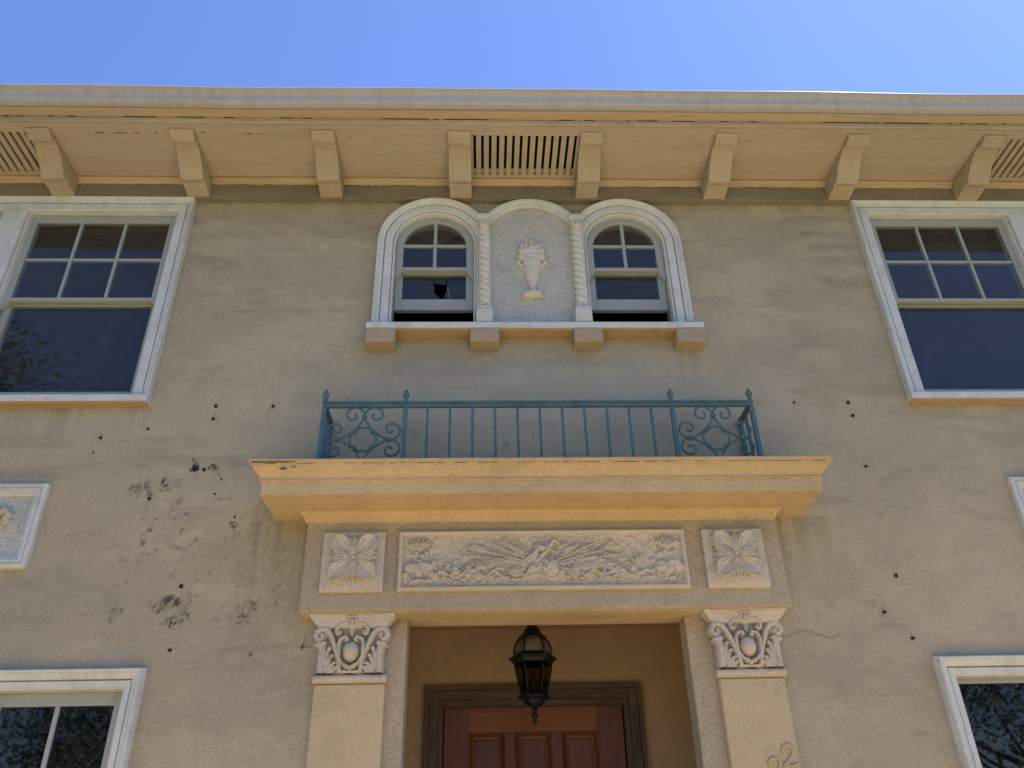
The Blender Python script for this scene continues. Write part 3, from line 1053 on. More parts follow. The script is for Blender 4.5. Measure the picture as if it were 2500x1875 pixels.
# urn relief
def urn(rf):
    X, Z = rf.X, rf.Z
    prof = [(4.915, .066), (4.938, .067), (4.945, .060), (4.952, .030), (4.965, .019), (4.99, .016), (5.000, .019), (5.03, .026), (5.08, .040), (5.14, .052), (5.175, .058), (5.182, .065), (5.190, .062), (5.215, .064), (5.22, .060)]
    r = np.interp(Z, [p[0] for p in prof], [p[1] for p in prof], 0, 0)
    dx = X - .006
    q = 1 - (dx / np.maximum(r, 1e-6)) ** 2
    rf.up(np.where((q > 0) & (r > 0), .010 + .045 * (r / .065) ** .6 * np.sqrt(np.clip(q, 0, 1)), 0))
    rf.sub(np.where((rf.h > .02) & (Z > 5.0) & (Z < 5.17), .004 * (np.cos(dx / np.maximum(r, .01) * 9) > .6), 0))
    c = .006
    for sg in (-1, 1):
        rf.ell(c + sg * .088, 5.206, .019, .017, .026, 0, .5, .004)
        rf.ell(c + sg * .074, 5.184, .016, .014, .022, 0, .5, .004)
        rf.stroke([(c + sg * .058, 5.150), (c + sg * .075, 5.172)], .009, .018, .004)
        rf.leaf(c + sg * .020, 5.225, c + sg * .098, 5.262, .024, .024, .008)
        rf.leaf(c + sg * .015, 5.245, c + sg * .090, 5.320, .026, .026, .008)
        rf.leaf(c + sg * .010, 5.28, c + sg * .072, 5.375, .022, .022, .006)
    rf.ell(c, 5.250, .072, .042, .040, 0, .5, .006)
    rf.ell(c - .004, 5.300, .066, .045, .040, 0, .5, .006)
    for k in range(40):
        a = rnd.random() * PI
        q = rnd.random() ** .5
        x, z = c - .003 + math.cos(a) * .078 * q * (1 - .25 * math.sin(a)), 5.285 + math.sin(a) * .125 * q
        rf.ell(x, z, rnd.uniform(.009, .017), rnd.uniform(.009, .016), rnd.uniform(.024, .040), 0, .5, .008)
    # an open rose in the middle of the bouquet
    d = np.hypot(X - .012, Z - 5.335)
    rf.up(np.where(d < .022, .046 + .008 * np.cos(d / .022 * PI * 3), 0))
    for k in range(30):
        a = PI * rnd.random()
        q = rnd.uniform(.7, 1.05)
        rf.ell(.003 + math.cos(a) * .070 * q * (1 - .3 * math.sin(a)), 5.30 + math.sin(a) * .118 * q, rnd.uniform(.006, .011), rnd.uniform(.006, .011), rnd.uniform(.012, .024), 0, .4, .004)


relief('urn_relief', 'cast_column', niche, -.115, .125, 4.905, 5.445, .0030, -.008, urn, True, 'urn of fruit and flowers in low relief')

# twisted columns
for x in (-.316, .3235):
    n, nz = 40, 260
    z0, z1 = 4.812, 5.462
    r0 = .0385
    m = MB()
    rows = []
    for i in range(n):
        th = 2 * PI * i / n
        row = []
        for j in range(nz + 1):
            z = z0 + (z1 - z0) * j / nz
            ph = (2 * th + (z - z0) * 2 * PI / .052)
            rr = r0 + .012 * abs(math.sin(ph / 2)) ** .6 - .007
            row.append((x + rr * math.cos(th), -.040 + rr * math.sin(th), z))
        rows.append(row)
    m.sweep(rows, True, True)
    tc = hp(m.build('twisted_column', 'cast_column'))
    mb = MB()
    mb.add([(x + sx * a, -.040 + sy * b, z) for z, a, b in ((4.666, .054, .054), (4.765, .054, .054), (4.812, .040, .040)) for sx, sy in ((-1, -1), (1, -1), (1, 1), (-1, 1))],
           [(0, 1, 5, 4), (1, 2, 6, 5), (2, 3, 7, 6), (3, 0, 4, 7), (4, 5, 9, 8), (5, 6, 10, 9), (6, 7, 11, 10), (7, 4, 8, 11), (8, 9, 10, 11), (3, 2, 1, 0)])
    mb.build('base', 'cast_column', tc, .006)
    mc = MB().lathe([(.034, 0), (.046, .004), (.046, .010), (.037, .014), (.036, .03), (.040, .05), (.046, .072), (.050, .086)], (x, -.040, 5.458), 20)
    for sg in (-1, 1):
        for kz in (5.53,):
            pts = [(x + sg * (.028 + .020 * math.cos(a)) , -.086 + .004 * a, kz + .020 * math.sin(a)) for a in [i * .5 for i in range(13)]]
            mc.tube(pts, .008, 6)
        mc.tube([(x + sg * .012, -.078, 5.468), (x + sg * .022, -.086, 5.495), (x + sg * .036, -.090, 5.512)], [.010, .011, .006], 6)
    mc.tube([(x, -.080, 5.466), (x, -.090, 5.495), (x, -.094, 5.52)], [.012, .014, .008], 6)
    mc.build('capital', 'cast_column', tc)
    MB().box(x - .054, x + .054, -.098, .0, 5.546, 5.582).build('abacus', 'cast_column', tc, .006)

# ------------------------------------------------------------------ doorway: recess, entablature, cornice
EYF = -.125
EXH = 1.283
rec = hp(MB().box(-1.12, 1.14, 1.16, 1.25, .41, 3.12).build('recess_wall', 'recess_wall'))
# cut the back wall around the door by building it in pieces
bpy.data.objects.remove(rec, do_unlink=True)
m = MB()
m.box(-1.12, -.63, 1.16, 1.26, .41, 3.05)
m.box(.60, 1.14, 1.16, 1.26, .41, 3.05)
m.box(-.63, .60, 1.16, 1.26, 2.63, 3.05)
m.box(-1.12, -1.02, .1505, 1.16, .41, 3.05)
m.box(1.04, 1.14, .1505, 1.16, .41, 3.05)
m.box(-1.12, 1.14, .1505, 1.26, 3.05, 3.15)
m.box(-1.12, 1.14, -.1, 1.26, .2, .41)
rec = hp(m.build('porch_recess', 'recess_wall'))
rec['label'] = 'shadowed porch recess around the front door'
st = MB()
for k in range(3):
    st.box(-1.7 - .14 * k, 1.7 + .14 * k, -1.25 - .38 * k, -.1 + .0007 * k, .006 + .002 * k if k < 2 else .0062, .40 - .13 * k)
sto = hp(st.build('bounce_steps', 'bounce_concrete', None, .01))  # unseen pale steps, added to bounce light up to the lintel
# piers (jambs of the opening)
for a, b in ((-1.05, -.727), (.744, 1.07)):
    hp(MB().box(a, b, -.006, .150, .2, 2.812).build('pier', 'stucco_portico', None, .008))

ent = hp(MB().box(-EXH, EXH + .012, EYF, .150, 2.812, 3.36).build('entablature', 'stucco_portico', None, .018, None, None, 4))
MB().box(-EXH + .016, EXH - .004, EYF + .012, .1495, 2.8075, 2.8125).build('lintel_soffit', 'cornice_paint', ent, .002)  # added slab whose ochre stands in for warm bounce under the lintel
ent['label'] = 'stucco entablature over the doorway with relief panels'


def ushape(prof, X0, Y0, xo=0.0):
    """(out, z) profile carried round three sides with mitred corners"""
    rows = []
    for k in range(4):
        row = []
        for o, z in prof:
            x = X0 + o
            y = -(Y0 + o)
            row.append(((-x if k < 2 else x) + xo, y if k in (1, 2) else .004, z))
        rows.append(row)
    return MB().sweep(rows)


cor = [(-.16, 3.3645), (-.05, 3.3645), (0, 3.363), (.0, 3.434)]
cor = [(-.237, 3.3635), (-.022, 3.3635), (-.022, 3.3615), (-.018, 3.3615), (-.018, 3.3640), (0, 3.3640), (0, 3.432), (.004, 3.436), (.012, 3.437), (.012, 3.447), (.007, 3.4505)]
for i in range(9):
    a = i / 8
    cor.append((.010 + .040 * (a - math.sin(2 * PI * a) / (2 * PI) * .95), 3.452 + .060 * a))
cor += [(.052, 3.515), (.054, 3.520), (.064, 3.522), (.067, 3.524), (.067, 3.538), (-.1, 3.541), (-.36, 3.544)]
co = hp(ushape(cor, 1.490, .366).build('cornice', 'cornice_paint'))
co['label'] = 'projecting stucco cornice carrying the iron railing'
bmo = [(0, 3.300), (.004, 3.302), (.008, 3.312), (.018, 3.330), (.034, 3.345), (.040, 3.352), (.040, 3.3632), (0, 3.3632)]
ushape(bmo, EXH + .001, .125).build('bed_moulding', 'cornice_paint', co)


def shade_dirt_line(parent, x0, x1, y, z, h, dens, name='shade_dirt_line', mat='crack_dark', dy=.0025):  # broken dark strips painting shadow gaps and grime along ledges and panel tops
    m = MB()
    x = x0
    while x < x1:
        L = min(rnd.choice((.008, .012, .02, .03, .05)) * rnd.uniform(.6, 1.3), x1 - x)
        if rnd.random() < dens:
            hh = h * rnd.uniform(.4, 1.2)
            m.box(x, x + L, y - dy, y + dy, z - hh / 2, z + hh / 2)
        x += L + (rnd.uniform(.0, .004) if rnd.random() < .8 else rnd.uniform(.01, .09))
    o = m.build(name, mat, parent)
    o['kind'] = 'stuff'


shade_dirt_line(co, -1.49, 1.49, -.3665, 3.4345, .0020, .9)
shade_dirt_line(co, -1.53, 1.53, -.4190, 3.5175, .0022, .85)
shade_dirt_line(co, -1.47, 1.47, -.344, 3.3625, .003, .5, dy=.0012)
shade_dirt_line(ent, -.79, .78, EYF - .0005, 3.2455, .0030, .95)
shade_dirt_line(ent, -1.185, -.85, EYF - .0005, 3.2455, .0028, .95)
shade_dirt_line(ent, .855, 1.19, EYF - .0005, 3.2455, .0028, .95)
shade_dirt_line(FR, -3.6, 3.6, -.0505, 5.8845, .003, .5)


# square flower panels
def flower(rf):
    X, Z = rf.X, rf.Z
    cx, cz = rf.c
    S = .124
    th = np.arctan2(Z - cz, X - cx)
    r = np.hypot(X - cx, Z - cz)
    # scalloped leaves between the petals
    for k in range(4):
        a = k * PI / 2
        for q, L in ((-.5, .116), (-.25, .122), (0, .127), (.25, .122), (.5, .116)):
            ex, ez = cx + math.cos(a + q) * L, cz + math.sin(a + q) * L
            rf.leaf(cx + math.cos(a) * .018, cz + math.sin(a) * .018, ex + (ex - cx) * .05, ez + (ez - cz) * .05, .0155, .026, .008, .5)
    for k in range(4):
        a = PI / 4 + k * PI / 2
        dx, dz = math.cos(a), math.sin(a)
        t_ = (X - cx) * dx + (Z - cz) * dz
        v = -(X - cx) * dz + (Z - cz) * dx
        L = .163
        u = np.clip(t_ / L, 0, 1)
        ww = np.where(u > .60, .053 * np.sqrt(np.clip(1 - ((u - .60) / .40) ** 2, 0, 1)), .012 + .041 * (u / .60) ** 1.15) + 1e-6
        q = 1 - (v / ww) ** 2
        end = np.clip((L - t_) / .006, 0, 1)
        prof_ = .020 + .030 * u
        hh = np.where((t_ > 0) & (t_ < L) & (q > 0), (prof_ * (.45 + .55 * (v / ww) ** 2) + .006) * np.clip(q * 6, 0, 1) ** .5 * end ** .5, 0)
        hh = hh * (1 - .22 * np.exp(-(v / .0035) ** 2) - .10 * np.exp(-((abs(v) - ww * .5) / .0035) ** 2))
        rf.up(hh)
    # clip the flower to a soft square
    m_ = np.maximum(abs(X - cx), abs(Z - cz))
    rf.h = np.where(m_ < S, rf.h, 0)
    d = r
    rf.up(np.where(d < .028, .026 + .007 * np.cos(d / .028 * PI * 2.0), 0))
    rf.up(np.where(d < .010, .034, 0))


for a, b, lab in ((-1.180, -.852, 'left four-petal flower panel'), (.858, 1.190, 'right four-petal flower panel')):
    pz0, pz1 = 2.912, 3.243
    p = MB().extrude_x([(EYF - .024, pz1 - .004), (EYF - .030, pz1 - .010), (EYF - .030, pz0 + .026), (EYF - .026, pz0 + .010), (EYF - .014, pz0), (EYF + .01, pz0), (EYF + .01, pz1)], a, b).build('flower_panel', 'cast_relief', ent, .003, lab)
    c0 = ((a + b) / 2 + .003, (pz0 + pz1) / 2 + .012)

    def ff(rf, c0=c0):
        rf.c = c0
        flower(rf)
    p2 = relief('flower', 'cast_relief', ent, c0[0] - .13, c0[0] + .13, c0[1] - .13, c0[1] + .13, .0026, EYF - .028, ff, True)


# long trophy panel
def trophy(rf):
    X, Z = rf.X, rf.Z
    R2 = random.Random(5)
    zc = 3.076
    for sg in (-1, 1):
        # end bouquet: lily over a footed bowl
        ex = -.005 + sg * .665
        for k in range(7):
            a = PI * (.12 + .76 * k / 6)
            rf.stroke([(ex, zc + .055), (ex + math.cos(a) * .035, zc + .075 + math.sin(a) * .02), (ex + math.cos(a) * .062, zc + .080 + math.sin(a) * .045)], [.005, .008, .004], .014, .004)
        for k in range(4):
            rf.ell(ex + (k - 1.5) * .026, zc + .03 + (k % 2) * .012, .014, .013, .014, 0, .5, .003)
        rf.ell(ex - .038, zc - .035, .042, .030, .020, .3, .5, .004)
        rf.ell(ex + .038, zc - .032, .042, .030, .020, -.3, .5, .004)
        rf.ell(ex, zc - .05, .030, .038, .024, 0, .5, .004)
        rf.stroke([(ex - .026, zc - .108), (ex + .026, zc - .108)], .010, .014, .004)
        for k in range(7):
            rf.ell(ex + R2.uniform(-.085, .085), zc + R2.uniform(-.075, -.005), R2.uniform(.012, .024), R2.uniform(.010, .018), .016, R2.uniform(-1, 1), .5, .003)
        # running scroll of foliage along the bottom
        pts = []
        for k in range(26):
            u = k / 25
            pts.append((-.005 + sg * (.58 - .36 * u), zc - .082 + .018 * math.sin(u * 15) + .02 * u))
        rf.stroke(pts, .008, .015, .004)
        for k in range(14):
            u = R2.random()
            x, z = -.005 + sg * (.60 - .40 * u), zc - .080 + R2.uniform(-.02, .045)
            a = R2.uniform(0, PI)
            rf.leaf(x, z, x + math.cos(a) * .045, z + math.sin(a) * .035, .014, .016, .003)
        rf.ell(-.005 + sg * .475, zc - .050, .020, .020, .020, 0, .5, .004)
        rf.ell(-.005 + sg * .405, zc - .080, .024, .016, .018, 0, .5, .004)
        # laurel branch sweeping outward
        br = [(-.005 + sg * (.06 + .34 * u), zc - .045 + .045 * math.sin(u * PI) - .02 * u) for u in [i / 12 for i in range(13)]]
        rf.stroke(br, .007, .014, .004)
        for k in range(1, 12):
            x, z = br[k]
            for s2 in (-1, 1):
                rf.leaf(x, z, x + sg * .055, z + s2 * .028 - .005, .012, .016, .003)
        # flags, spears and a trumpet crossing behind
        for a, L, w in ((.27, .42, .006), (.15, .40, .007), (.44, .30, .006)):
            rf.stroke([(-.005 - sg * .05 * math.cos(a), zc - .035 - .05 * math.sin(a)), (-.005 + sg * L * math.cos(a), zc - .03 + L * math.sin(a) * .92)], w, .014, .004)
        rf.stroke([(-.005 + sg * .30, zc + .048), (-.005 + sg * .37, zc + .078)], [.012, .020], .012, .004)
        rf.leaf(-.005 + sg * .09, zc + .02, -.005 + sg * .20, zc + .095, .018, .012, .004)
        rf.ell(-.005 + sg * .155, zc - .062, .038, .030, .024, sg * .3, .5, .004)
        d = np.hypot(X + .005 - sg * .155, (Z - zc + .062) * 1.2)
        rf.sub(np.where((d < .026) & (d > .018), .006, 0))
        rf.stroke([(-.005 + sg * .20, zc - .10), (-.005 + sg * .27, zc - .055), (-.005 + sg * .33, zc - .10)], .008, .014, .004)
    # helmet and shield in the middle
    rf.ell(.03, zc - .048, .074, .058, .022, -.5, .35, .006)
    d = np.hypot((X - .03), (Z - zc + .048))
    rf.sub(np.where((d < .052) & (d > .044), .008, 0))
    rf.stroke([(-.075, zc - .055), (-.035, zc + .0), (.01, zc + .045), (.05, zc + .10)], [.018, .016, .014, .010], .022, .006)
    rf.stroke([(-.055, zc - .02), (-.06, zc + .03), (-.03, zc + .062), (.012, zc + .066), (.045, zc + .04)], [.010, .013, .015, .012, .007], .022, .006)
    rf.leaf(-.10, zc - .075, -.005, zc - .01, .026, .026, .006)
    rf.leaf(-.13, zc - .03, -.03, zc + .035, .022, .022, .006)
    rf.ell(-.062, zc - .088, .040, .020, .022, .2, .5, .004)
    for k in range(4):
        a = .5 + k * .62
        rf.leaf(-.01, zc + .045, -.01 + math.cos(a) * .075, zc + .045 + math.sin(a) * .06, .011, .016, .004)
    rf.stroke([(.035, zc + .085), (.062, zc + .105), (.085, zc + .075)], .009, .016, .004)
    for k in range(26):
        x = R2.uniform(-.24, .24)
        rf.ell(x, zc - .105 + R2.uniform(0, .045), R2.uniform(.008, .022), R2.uniform(.007, .014), R2.uniform(.010, .020), R2.uniform(-1, 1), .5, .003)
    # worn curls and leaves all along, thickest at the bottom and towards the middle
    for k in range(190):
        x = R2.uniform(-.74, .73)
        env = .55 + .45 * math.exp(-(x / .3) ** 2)
        z = zc - .118 + (R2.random() ** 1.5) * .235 * env
        r = R2.uniform(.008, .020)
        a0 = R2.uniform(0, 2 * PI)
        if k % 3:
            rf.stroke([(x + r * math.cos(a0 + q * .6), z + r * .8 * math.sin(a0 + q * .6)) for q in range(5)], [.006, .006, .005, .005, .004], .010, .003, .35)
        else:
            rf.leaf(x, z, x + 2 * r * math.cos(a0), z + 2 * r * math.sin(a0), .009, .011, .003)
    # worn: rough field all over
    n_ = fbm(X * 42, Z * 42, 63, 3)
    rf.h = rf.h * (0.70 + 0.7 * fbm(X * 24, Z * 24, 66, 2)) + np.clip((n_ - .42) * .030, 0, .010) + (fbm(X * 95, Z * 95, 68, 2) - .5) * .006


pz0, pz1, px0, px1 = 2.912, 3.243, -.782, .768
fr_prof = [(EYF - .006, pz1), (EYF - .024, pz1 - .012), (EYF - .026, pz1 - .018), (EYF - .026, pz1 - .028), (EYF - .008, pz1 - .036), (EYF + .01, pz1 - .036), (EYF + .01, pz1)]
rp = MB().box(px0, px1, EYF - .007, EYF + .01, pz0 + .02, pz1 - .02).build('relief_panel', 'cast_relief', ent, 0, 'long worn relief panel of crossed flags, helmet and foliage')
relief('trophy_relief', 'cast_relief', ent, px0 + .016, px1 - .016, pz0 + .030, pz1 - .030, .0026, EYF - .008, trophy, False)
m = MB()
# bevelled picture-frame border
prof = [(0, EYF + .004), (0, EYF - .016), (.005, EYF - .028), (.012, EYF - .034), (.022, EYF - .030), (.034, EYF - .008)]
rows = []
for sx, sz in ((0, 0), (0, 1), (1, 1), (1, 0)):
    rows.append([((px0 + o if sx == 0 else px1 - o), y, (pz0 + o if sz == 0 else pz1 - o)) for o, y in prof])
m.sweep(rows, True)
m.build('panel_border', 'cast_relief', ent, .002)


# ------------------------------------------------------------------ pilasters and capitals
def capital(rf):
    cx, z0 = rf.c
    X, Z = rf.X - cx, rf.Z - z0
    S = RF(X, Z)
    # bell
    half = .158 + .012 * np.clip((Z - .12) / .12, 0, 1)
    S.up(np.where((abs(X) < half) & (Z >= 0) & (Z < .262), .012, 0))
    # abacus
    ab = .170 + .050 * np.clip((Z - .222) / .055, 0, 1)
    cc = .012 * np.cos(X / .2 * PI * .5)
    S.up(np.where((abs(X) < ab) & (Z > .226), .040 + .34 * np.clip(Z - .226, 0, .06) + .012 * (abs(X) / .2) ** 2, 0))
    for sg in (-1, 1):
        # big corner volute: band rising from the foot, curling outward at the top
        band = [(sg * .052, .020), (sg * .062, .070), (sg * .076, .115), (sg * .092, .155), (sg * .108, .190), (sg * .128, .214), (sg * .152, .221), (sg * .174, .210), (sg * .182, .190), (sg * .174, .171), (sg * .157, .167), (sg * .147, .179), (sg * .152, .191)]
        S.stroke(band, [.012, .013, .014, .015, .016, .017, .018, .019, .017, .014, .011, .009, .008], .024, .030)
        S.ell(sg * .155, .188, .030, .030, .018, 0, .5, .020)
        S.ell(sg * .153, .190, .009, .009, .018, 0, .5, .044)
        # inner scroll springing from the fleuron
        sc = [(sg * .012, .238), (sg * .036, .248), (sg * .062, .240), (sg * .080, .220), (sg * .078, .199), (sg * .062, .194), (sg * .056, .205), (sg * .064, .212)]
        S.stroke(sc, [.011, .012, .012, .012, .011, .009, .007, .006], .024, .030)
        for q in (0, 1, 2):
            S.ell(sg * (.022 + .02 * q), .252 - .004 * q, .011, .010, .02, 0, .5, .036)
        # acanthus at the corner
        S.stroke([(sg * .150, .0), (sg * .148, .06), (sg * .146, .11), (sg * .150, .140), (sg * .165, .152)], [.018, .019, .021, .020, .012], .026, .024)
        S.ell(sg * .166, .143, .022, .013, .026, -sg * .3, .5, .028)
        S.ell(sg * .140, .150, .016, .014, .024, 0, .5, .028)
        for (x, z, ex, ez) in ((.128, .02, .112, .125), (.118, .0, .098, .088), (.105, .0, .082, .052), (.090, .0, .066, .03)):
            S.stroke([(sg * x, z), (sg * (x + ex) / 2 + sg * .004, (z + ez) / 2 + .01), (sg * ex, ez)], [.011, .014, .011], .020, .024)
            S.ell(sg * (ex - .004), ez, .011, .009, .022, 0, .5, .030)
        # small curl on top of the cartouche
        S.stroke([(sg * .060, .110), (sg * .062, .145), (sg * .052, .170), (sg * .028, .178), (sg * .019, .165), (sg * .029, .159)], [.009, .010, .011, .011, .009, .007], .024, .036)
        S.stroke([(sg * .060, .110), (sg * .058, .075), (sg * .040, .046), (sg * .012, .034)], [.009, .009, .009, .008], .024, .034)
        S.ell(sg * .020, .030, .014, .011, .022, 0, .5, .030)
    # egg boss
    S.ell(0, .106, .045, .055, .052, 0, .5, .018)
    # fleuron
    S.ell(0, .252, .012, .024, .030, 0, .5, .040)
    for k in range(5):
        a = PI * k / 4
        S.ell(math.cos(a) * .020, .262 + math.sin(a) * .020, .011, .011, .024, 0, .5, .044)
    S.ell(0, .228, .024, .016, .022, 0, .5, .032)
    S.leaf(0, .225, 0, .178, .014, .026, .030)
    # foot
    S.ell(0, .026, .016, .013, .024, 0, .5, .032)
    S.stroke([(-.056, .012), (0, .006), (.056, .012)], .009, .020, .026)
    rf.h = np.where(S.h > .013, .012 + (S.h - .012) * 1.15, S.h)


for (pc, s0, s1) in ((-1.003, -1.180, -.824), (1.041, .870, 1.212)):
    p = hp(MB().box(s0, s1, -.044, .03, .2, 2.4755).build('pilaster', 'stucco_smooth', None, .010, None, None, 3))
    p['label'] = 'left pilaster with scrolled capital' if pc < 0 else 'right pilaster with scrolled capital and house number'
    MB().box(s0 + .01, s1 - .01, -.040, .03, 2.5205, 2.811).build('capital_core', 'stucco_portico', p, .004)
    prof = [(-.030, 2.522), (-.052, 2.520), (-.064, 2.512), (-.069, 2.500), (-.066, 2.488), (-.056, 2.480), (-.040, 2.477), (.02, 2.477), (.02, 2.522)]
    MB().extrude_x(prof, s0 - .008, s1 + .008).build('neck_moulding', 'cast_relief', p, .004)

    def cf(rf, pc=pc):
        rf.c = (pc, 2.5215)
        capital(rf)
    relief('capital', 'cast_relief', p, pc - .225, pc + .225, 2.5215, 2.811, .0024, -.030, cf, True, 'cast capital with egg boss, volutes and acanthus')
    if pc > 0:
        for pts in ([(1.134, 2.118), (1.131, 2.132), (1.138, 2.147), (1.156, 2.155), (1.174, 2.150), (1.183, 2.135), (1.180, 2.118), (1.166, 2.099), (1.148, 2.080), (1.132, 2.064), (1.128, 2.058), (1.145, 2.062), (1.165, 2.060), (1.182, 2.062), (1.196, 2.074)],):
            for ox, oz in ((0, 0), (-.075, -.058)):
                q = [Vector((x + ox, -.047, z + oz)) for x, z in pts]
                # smooth the digit
                sm = []
                for i in range(len(q) - 1):
                    p0, p1, p2_, p3 = q[max(i - 1, 0)], q[i], q[i + 1], q[min(i + 2, len(q) - 1)]
                    for s_ in range(4):
                        u = s_ / 4
                        sm.append(.5 * ((2 * p1) + (p2_ - p0) * u + (2 * p0 - 5 * p1 + 4 * p2_ - p3) * u * u + (3 * p1 - p0 - 3 * p2_ + p3) * u ** 3))
                sm.append(q[-1])
                MB().tube(sm, .0085, 8).build('house_number_digit', 'stucco_smooth', p, 0, 'raised numeral 2 painted like the wall')

# ------------------------------------------------------------------ side relief panels (cut by the picture edges)
for sx in (-1, 1):
    f = (lambda x: x) if sx < 0 else (lambda x: -x - .018)
    xa, xb = sorted((f(-3.50), f(-2.776)))
    za, zb = 3.098, 3.592
    m = MB().box(xa + .02, xb - .02, -.012, .01, za + .02, zb - .02)
    sp = hp(m.build('framed_relief', 'stucco_niche'))
    sp['label'] = 'framed stucco relief at the left picture edge' if sx < 0 else 'framed stucco relief at the right picture edge'
    prof = [(0, .006), (0, -.030), (.004, -.038), (.012, -.042), (.022, -.042), (.024, -.034), (.030, -.032), (.034, -.040), (.046, -.040), (.050, -.034), (.056, -.030), (.060, -.022), (.072, -.018), (.074, -.010)]
    rows = []
    for ax, az in ((0, 0), (0, 1), (1, 1), (1, 0)):
        rows.append([((xa + o if ax == 0 else xb - o), y, (za + o if az == 0 else zb - o)) for o, y in prof])
    MB().sweep(rows, True).build('panel_border', 'white_trim', sp, .001)
    xm = (xa + xb) / 2

    def orn(rf, xm=xm):
        for k in range(8):
            a = k * PI / 4
            rf.leaf(xm, 3.345, xm + math.cos(a) * .17, 3.345 + math.sin(a) * .15, .042, .03, .008)
        for sg in (-1, 1):
            rf.stroke([(xm + sg * .05, 3.36), (xm + sg * .11, 3.41), (xm + sg * .165, 3.43), (xm + sg * .19, 3.405), (xm + sg * .175, 3.38)], [.02, .024, .022, .018, .014], .03, .006)
            rf.ell(xm + sg * .175, 3.37, .028, .022, .034)
        rf.ell(xm, 3.345, .045, .045, .045)
    relief('rosette', 'cast_relief', sp, xm - .21, xm + .21, 3.16, 3.53, .005, -.013, orn, True)

# ------------------------------------------------------------------ front door
door = hp(empty('door'))
door['label'] = 'red-brown panelled wooden front door'
DY = 1.20
dx0, dx1, dz1 = -.578, .556, 2.566
box('stile', 'door_wood', door, dx0, -.424, DY, DY + .05, .42, dz1, .002)
box('stile', 'door_wood', door, .392, dx1, DY, DY + .05, .42, dz1, .002)
box('top_rail', 'door_rail_wood', door, -.4238, .3918, DY + .0006, DY + .05, 2.419, dz1, .002)
pw = [(-.424, -.198), (-.132, .096), (.164, .392)]
box('muntin', 'door_wood', door, -.1978, -.1322, DY + .0008, DY + .05, 1.60, 2.4185, .002)
box('muntin', 'door_wood', door, .0962, .1638, DY + .0008, DY + .05, 1.60, 2.4185, .002)
box('lock_rail', 'door_rail_wood', door, -.4238, .3918, DY + .0006, DY + .05, .42, 1.5995, .002)
for a, b in pw:
    m = MB()
    prof = [(0.0005, DY + .004), (.010, DY + .012), (.024, DY + .026), (.040, DY + .030), (.041, DY + .024), (.047, DY + .022)]
    rows = []
    for ax, az in ((0, 0), (0, 1), (1, 1), (1, 0)):
        rows.append([((a + o if ax == 0 else b - o), y, (1.60 + o if az == 0 else 2.4185 - o)) for o, y in prof])
    m.sweep(rows, True)
    m.add([(a + .047, DY + .022, 1.647), (b - .047, DY + .022, 1.647), (b - .047, DY + .022, 2.3715), (a + .047, DY + .022, 2.3715)], [(0, 1, 2, 3)])
    m.build('door_panel', 'door_wood', door)
dfm = hp(empty('door_frame'))
dfm['label'] = 'weathered dark wooden frame round the door'
# flat frame, backband and inner stop, side and head
for nm, w0, w1, ya, yb in (('backband', .095, .122, 1.115, 1.165), ('frame_board', .040, .0945, 1.138, 1.19), ('stop_moulding', .006, .0395, 1.158, 1.20)):
    for sg in (-1, 1):
        a, b = ((dx0 - w1, dx0 - w0) if sg < 0 else (dx1 + w0, dx1 + w1))
        box(nm, 'frame_wood_side', dfm, a, b, ya, yb, .42, dz1 + w1 - .0002, .003)
    box(nm, 'frame_wood_head', dfm, dx0 - w0 + .0002, dx1 + w0 - .0002, ya + .0008, yb, dz1 + w0, dz1 + w1, .003)
box('door_rabbet', 'frame_wood_head', dfm, dx0 - .005, dx1 + .005, 1.175, 1.22, dz1 + .001, dz1 + .0055, 0)
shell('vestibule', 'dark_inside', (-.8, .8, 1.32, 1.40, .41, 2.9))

# ------------------------------------------------------------------ small damage on the wall
HOLES = [(-1.94, 4.104, .011), (-1.597, 4.103, .010), (-1.94, 4.018, .010), (-1.939, 2.663, .010), (-1.942, 2.997, .012), (-1.938, 3.683, .011), (-1.991, 3.690, .021),
         (-2.573, 3.893, .011), (-2.31, 3.952, .010), (-2.594, 3.795, .006), (1.598, 4.115, .008), (1.938, 4.114, .011), (1.946, 4.022, .011), (1.942, 3.677, .009), (1.948, 3.012, .012),
         (1.832, 2.813, .009), (1.948, 2.672, .011), (-2.213, 3.505, .011), (-1.83, 3.62, .006), (-1.85, 3.53, .006), (-1.72, 3.39, .006)]
for x, z, r in HOLES:
    r *= .85
    y = -.004
    n = 11
    ring = [(x + r * (1 + rnd.uniform(-.25, .25)) * math.cos(2 * PI * i / n), z + r * (1 + rnd.uniform(-.25, .25)) * math.sin(2 * PI * i / n)) for i in range(n)]
    m = MB()
    vs = [(p, -.0085, q) for p, q in ring] + [(x + (p - x) * .55, -.0065, z + (q - z) * .55) for p, q in ring] + [(x, -.0060, z)]
    fs = [(i, (i + 1) % n, n + (i + 1) % n, n + i) for i in range(n)] + [(n + i, n + (i + 1) % n, 2 * n) for i in range(n)]
    vs2 = [(p, .004, q) for p, q in ring]
    k = len(vs)
    fs += [(i, k + i, k + (i + 1) % n, (i + 1) % n) for i in range(n)]
    m.add(vs + vs2, fs)
    o = m.build('anchor_hole', 'hole_dark', wall)
CR = [[(1.228, 2.672), (1.250, 2.676), (1.273, 2.686), (1.300, 2.694), (1.321, 2.709), (1.355, 2.713), (1.388, 2.720), (1.42, 2.706), (1.461, 2.694), (1.485, 2.680), (1.507, 2.675), (1.545, 2.684), (1.563, 2.703)],
      [(1.001, 5.757), (1.006, 5.735), (1.014, 5.715), (1.006, 5.70), (.995, 5.676), (.997, 5.655)],
      [(-1.597, 4.096), (-1.604, 4.085), (-1.610, 4.072)]]
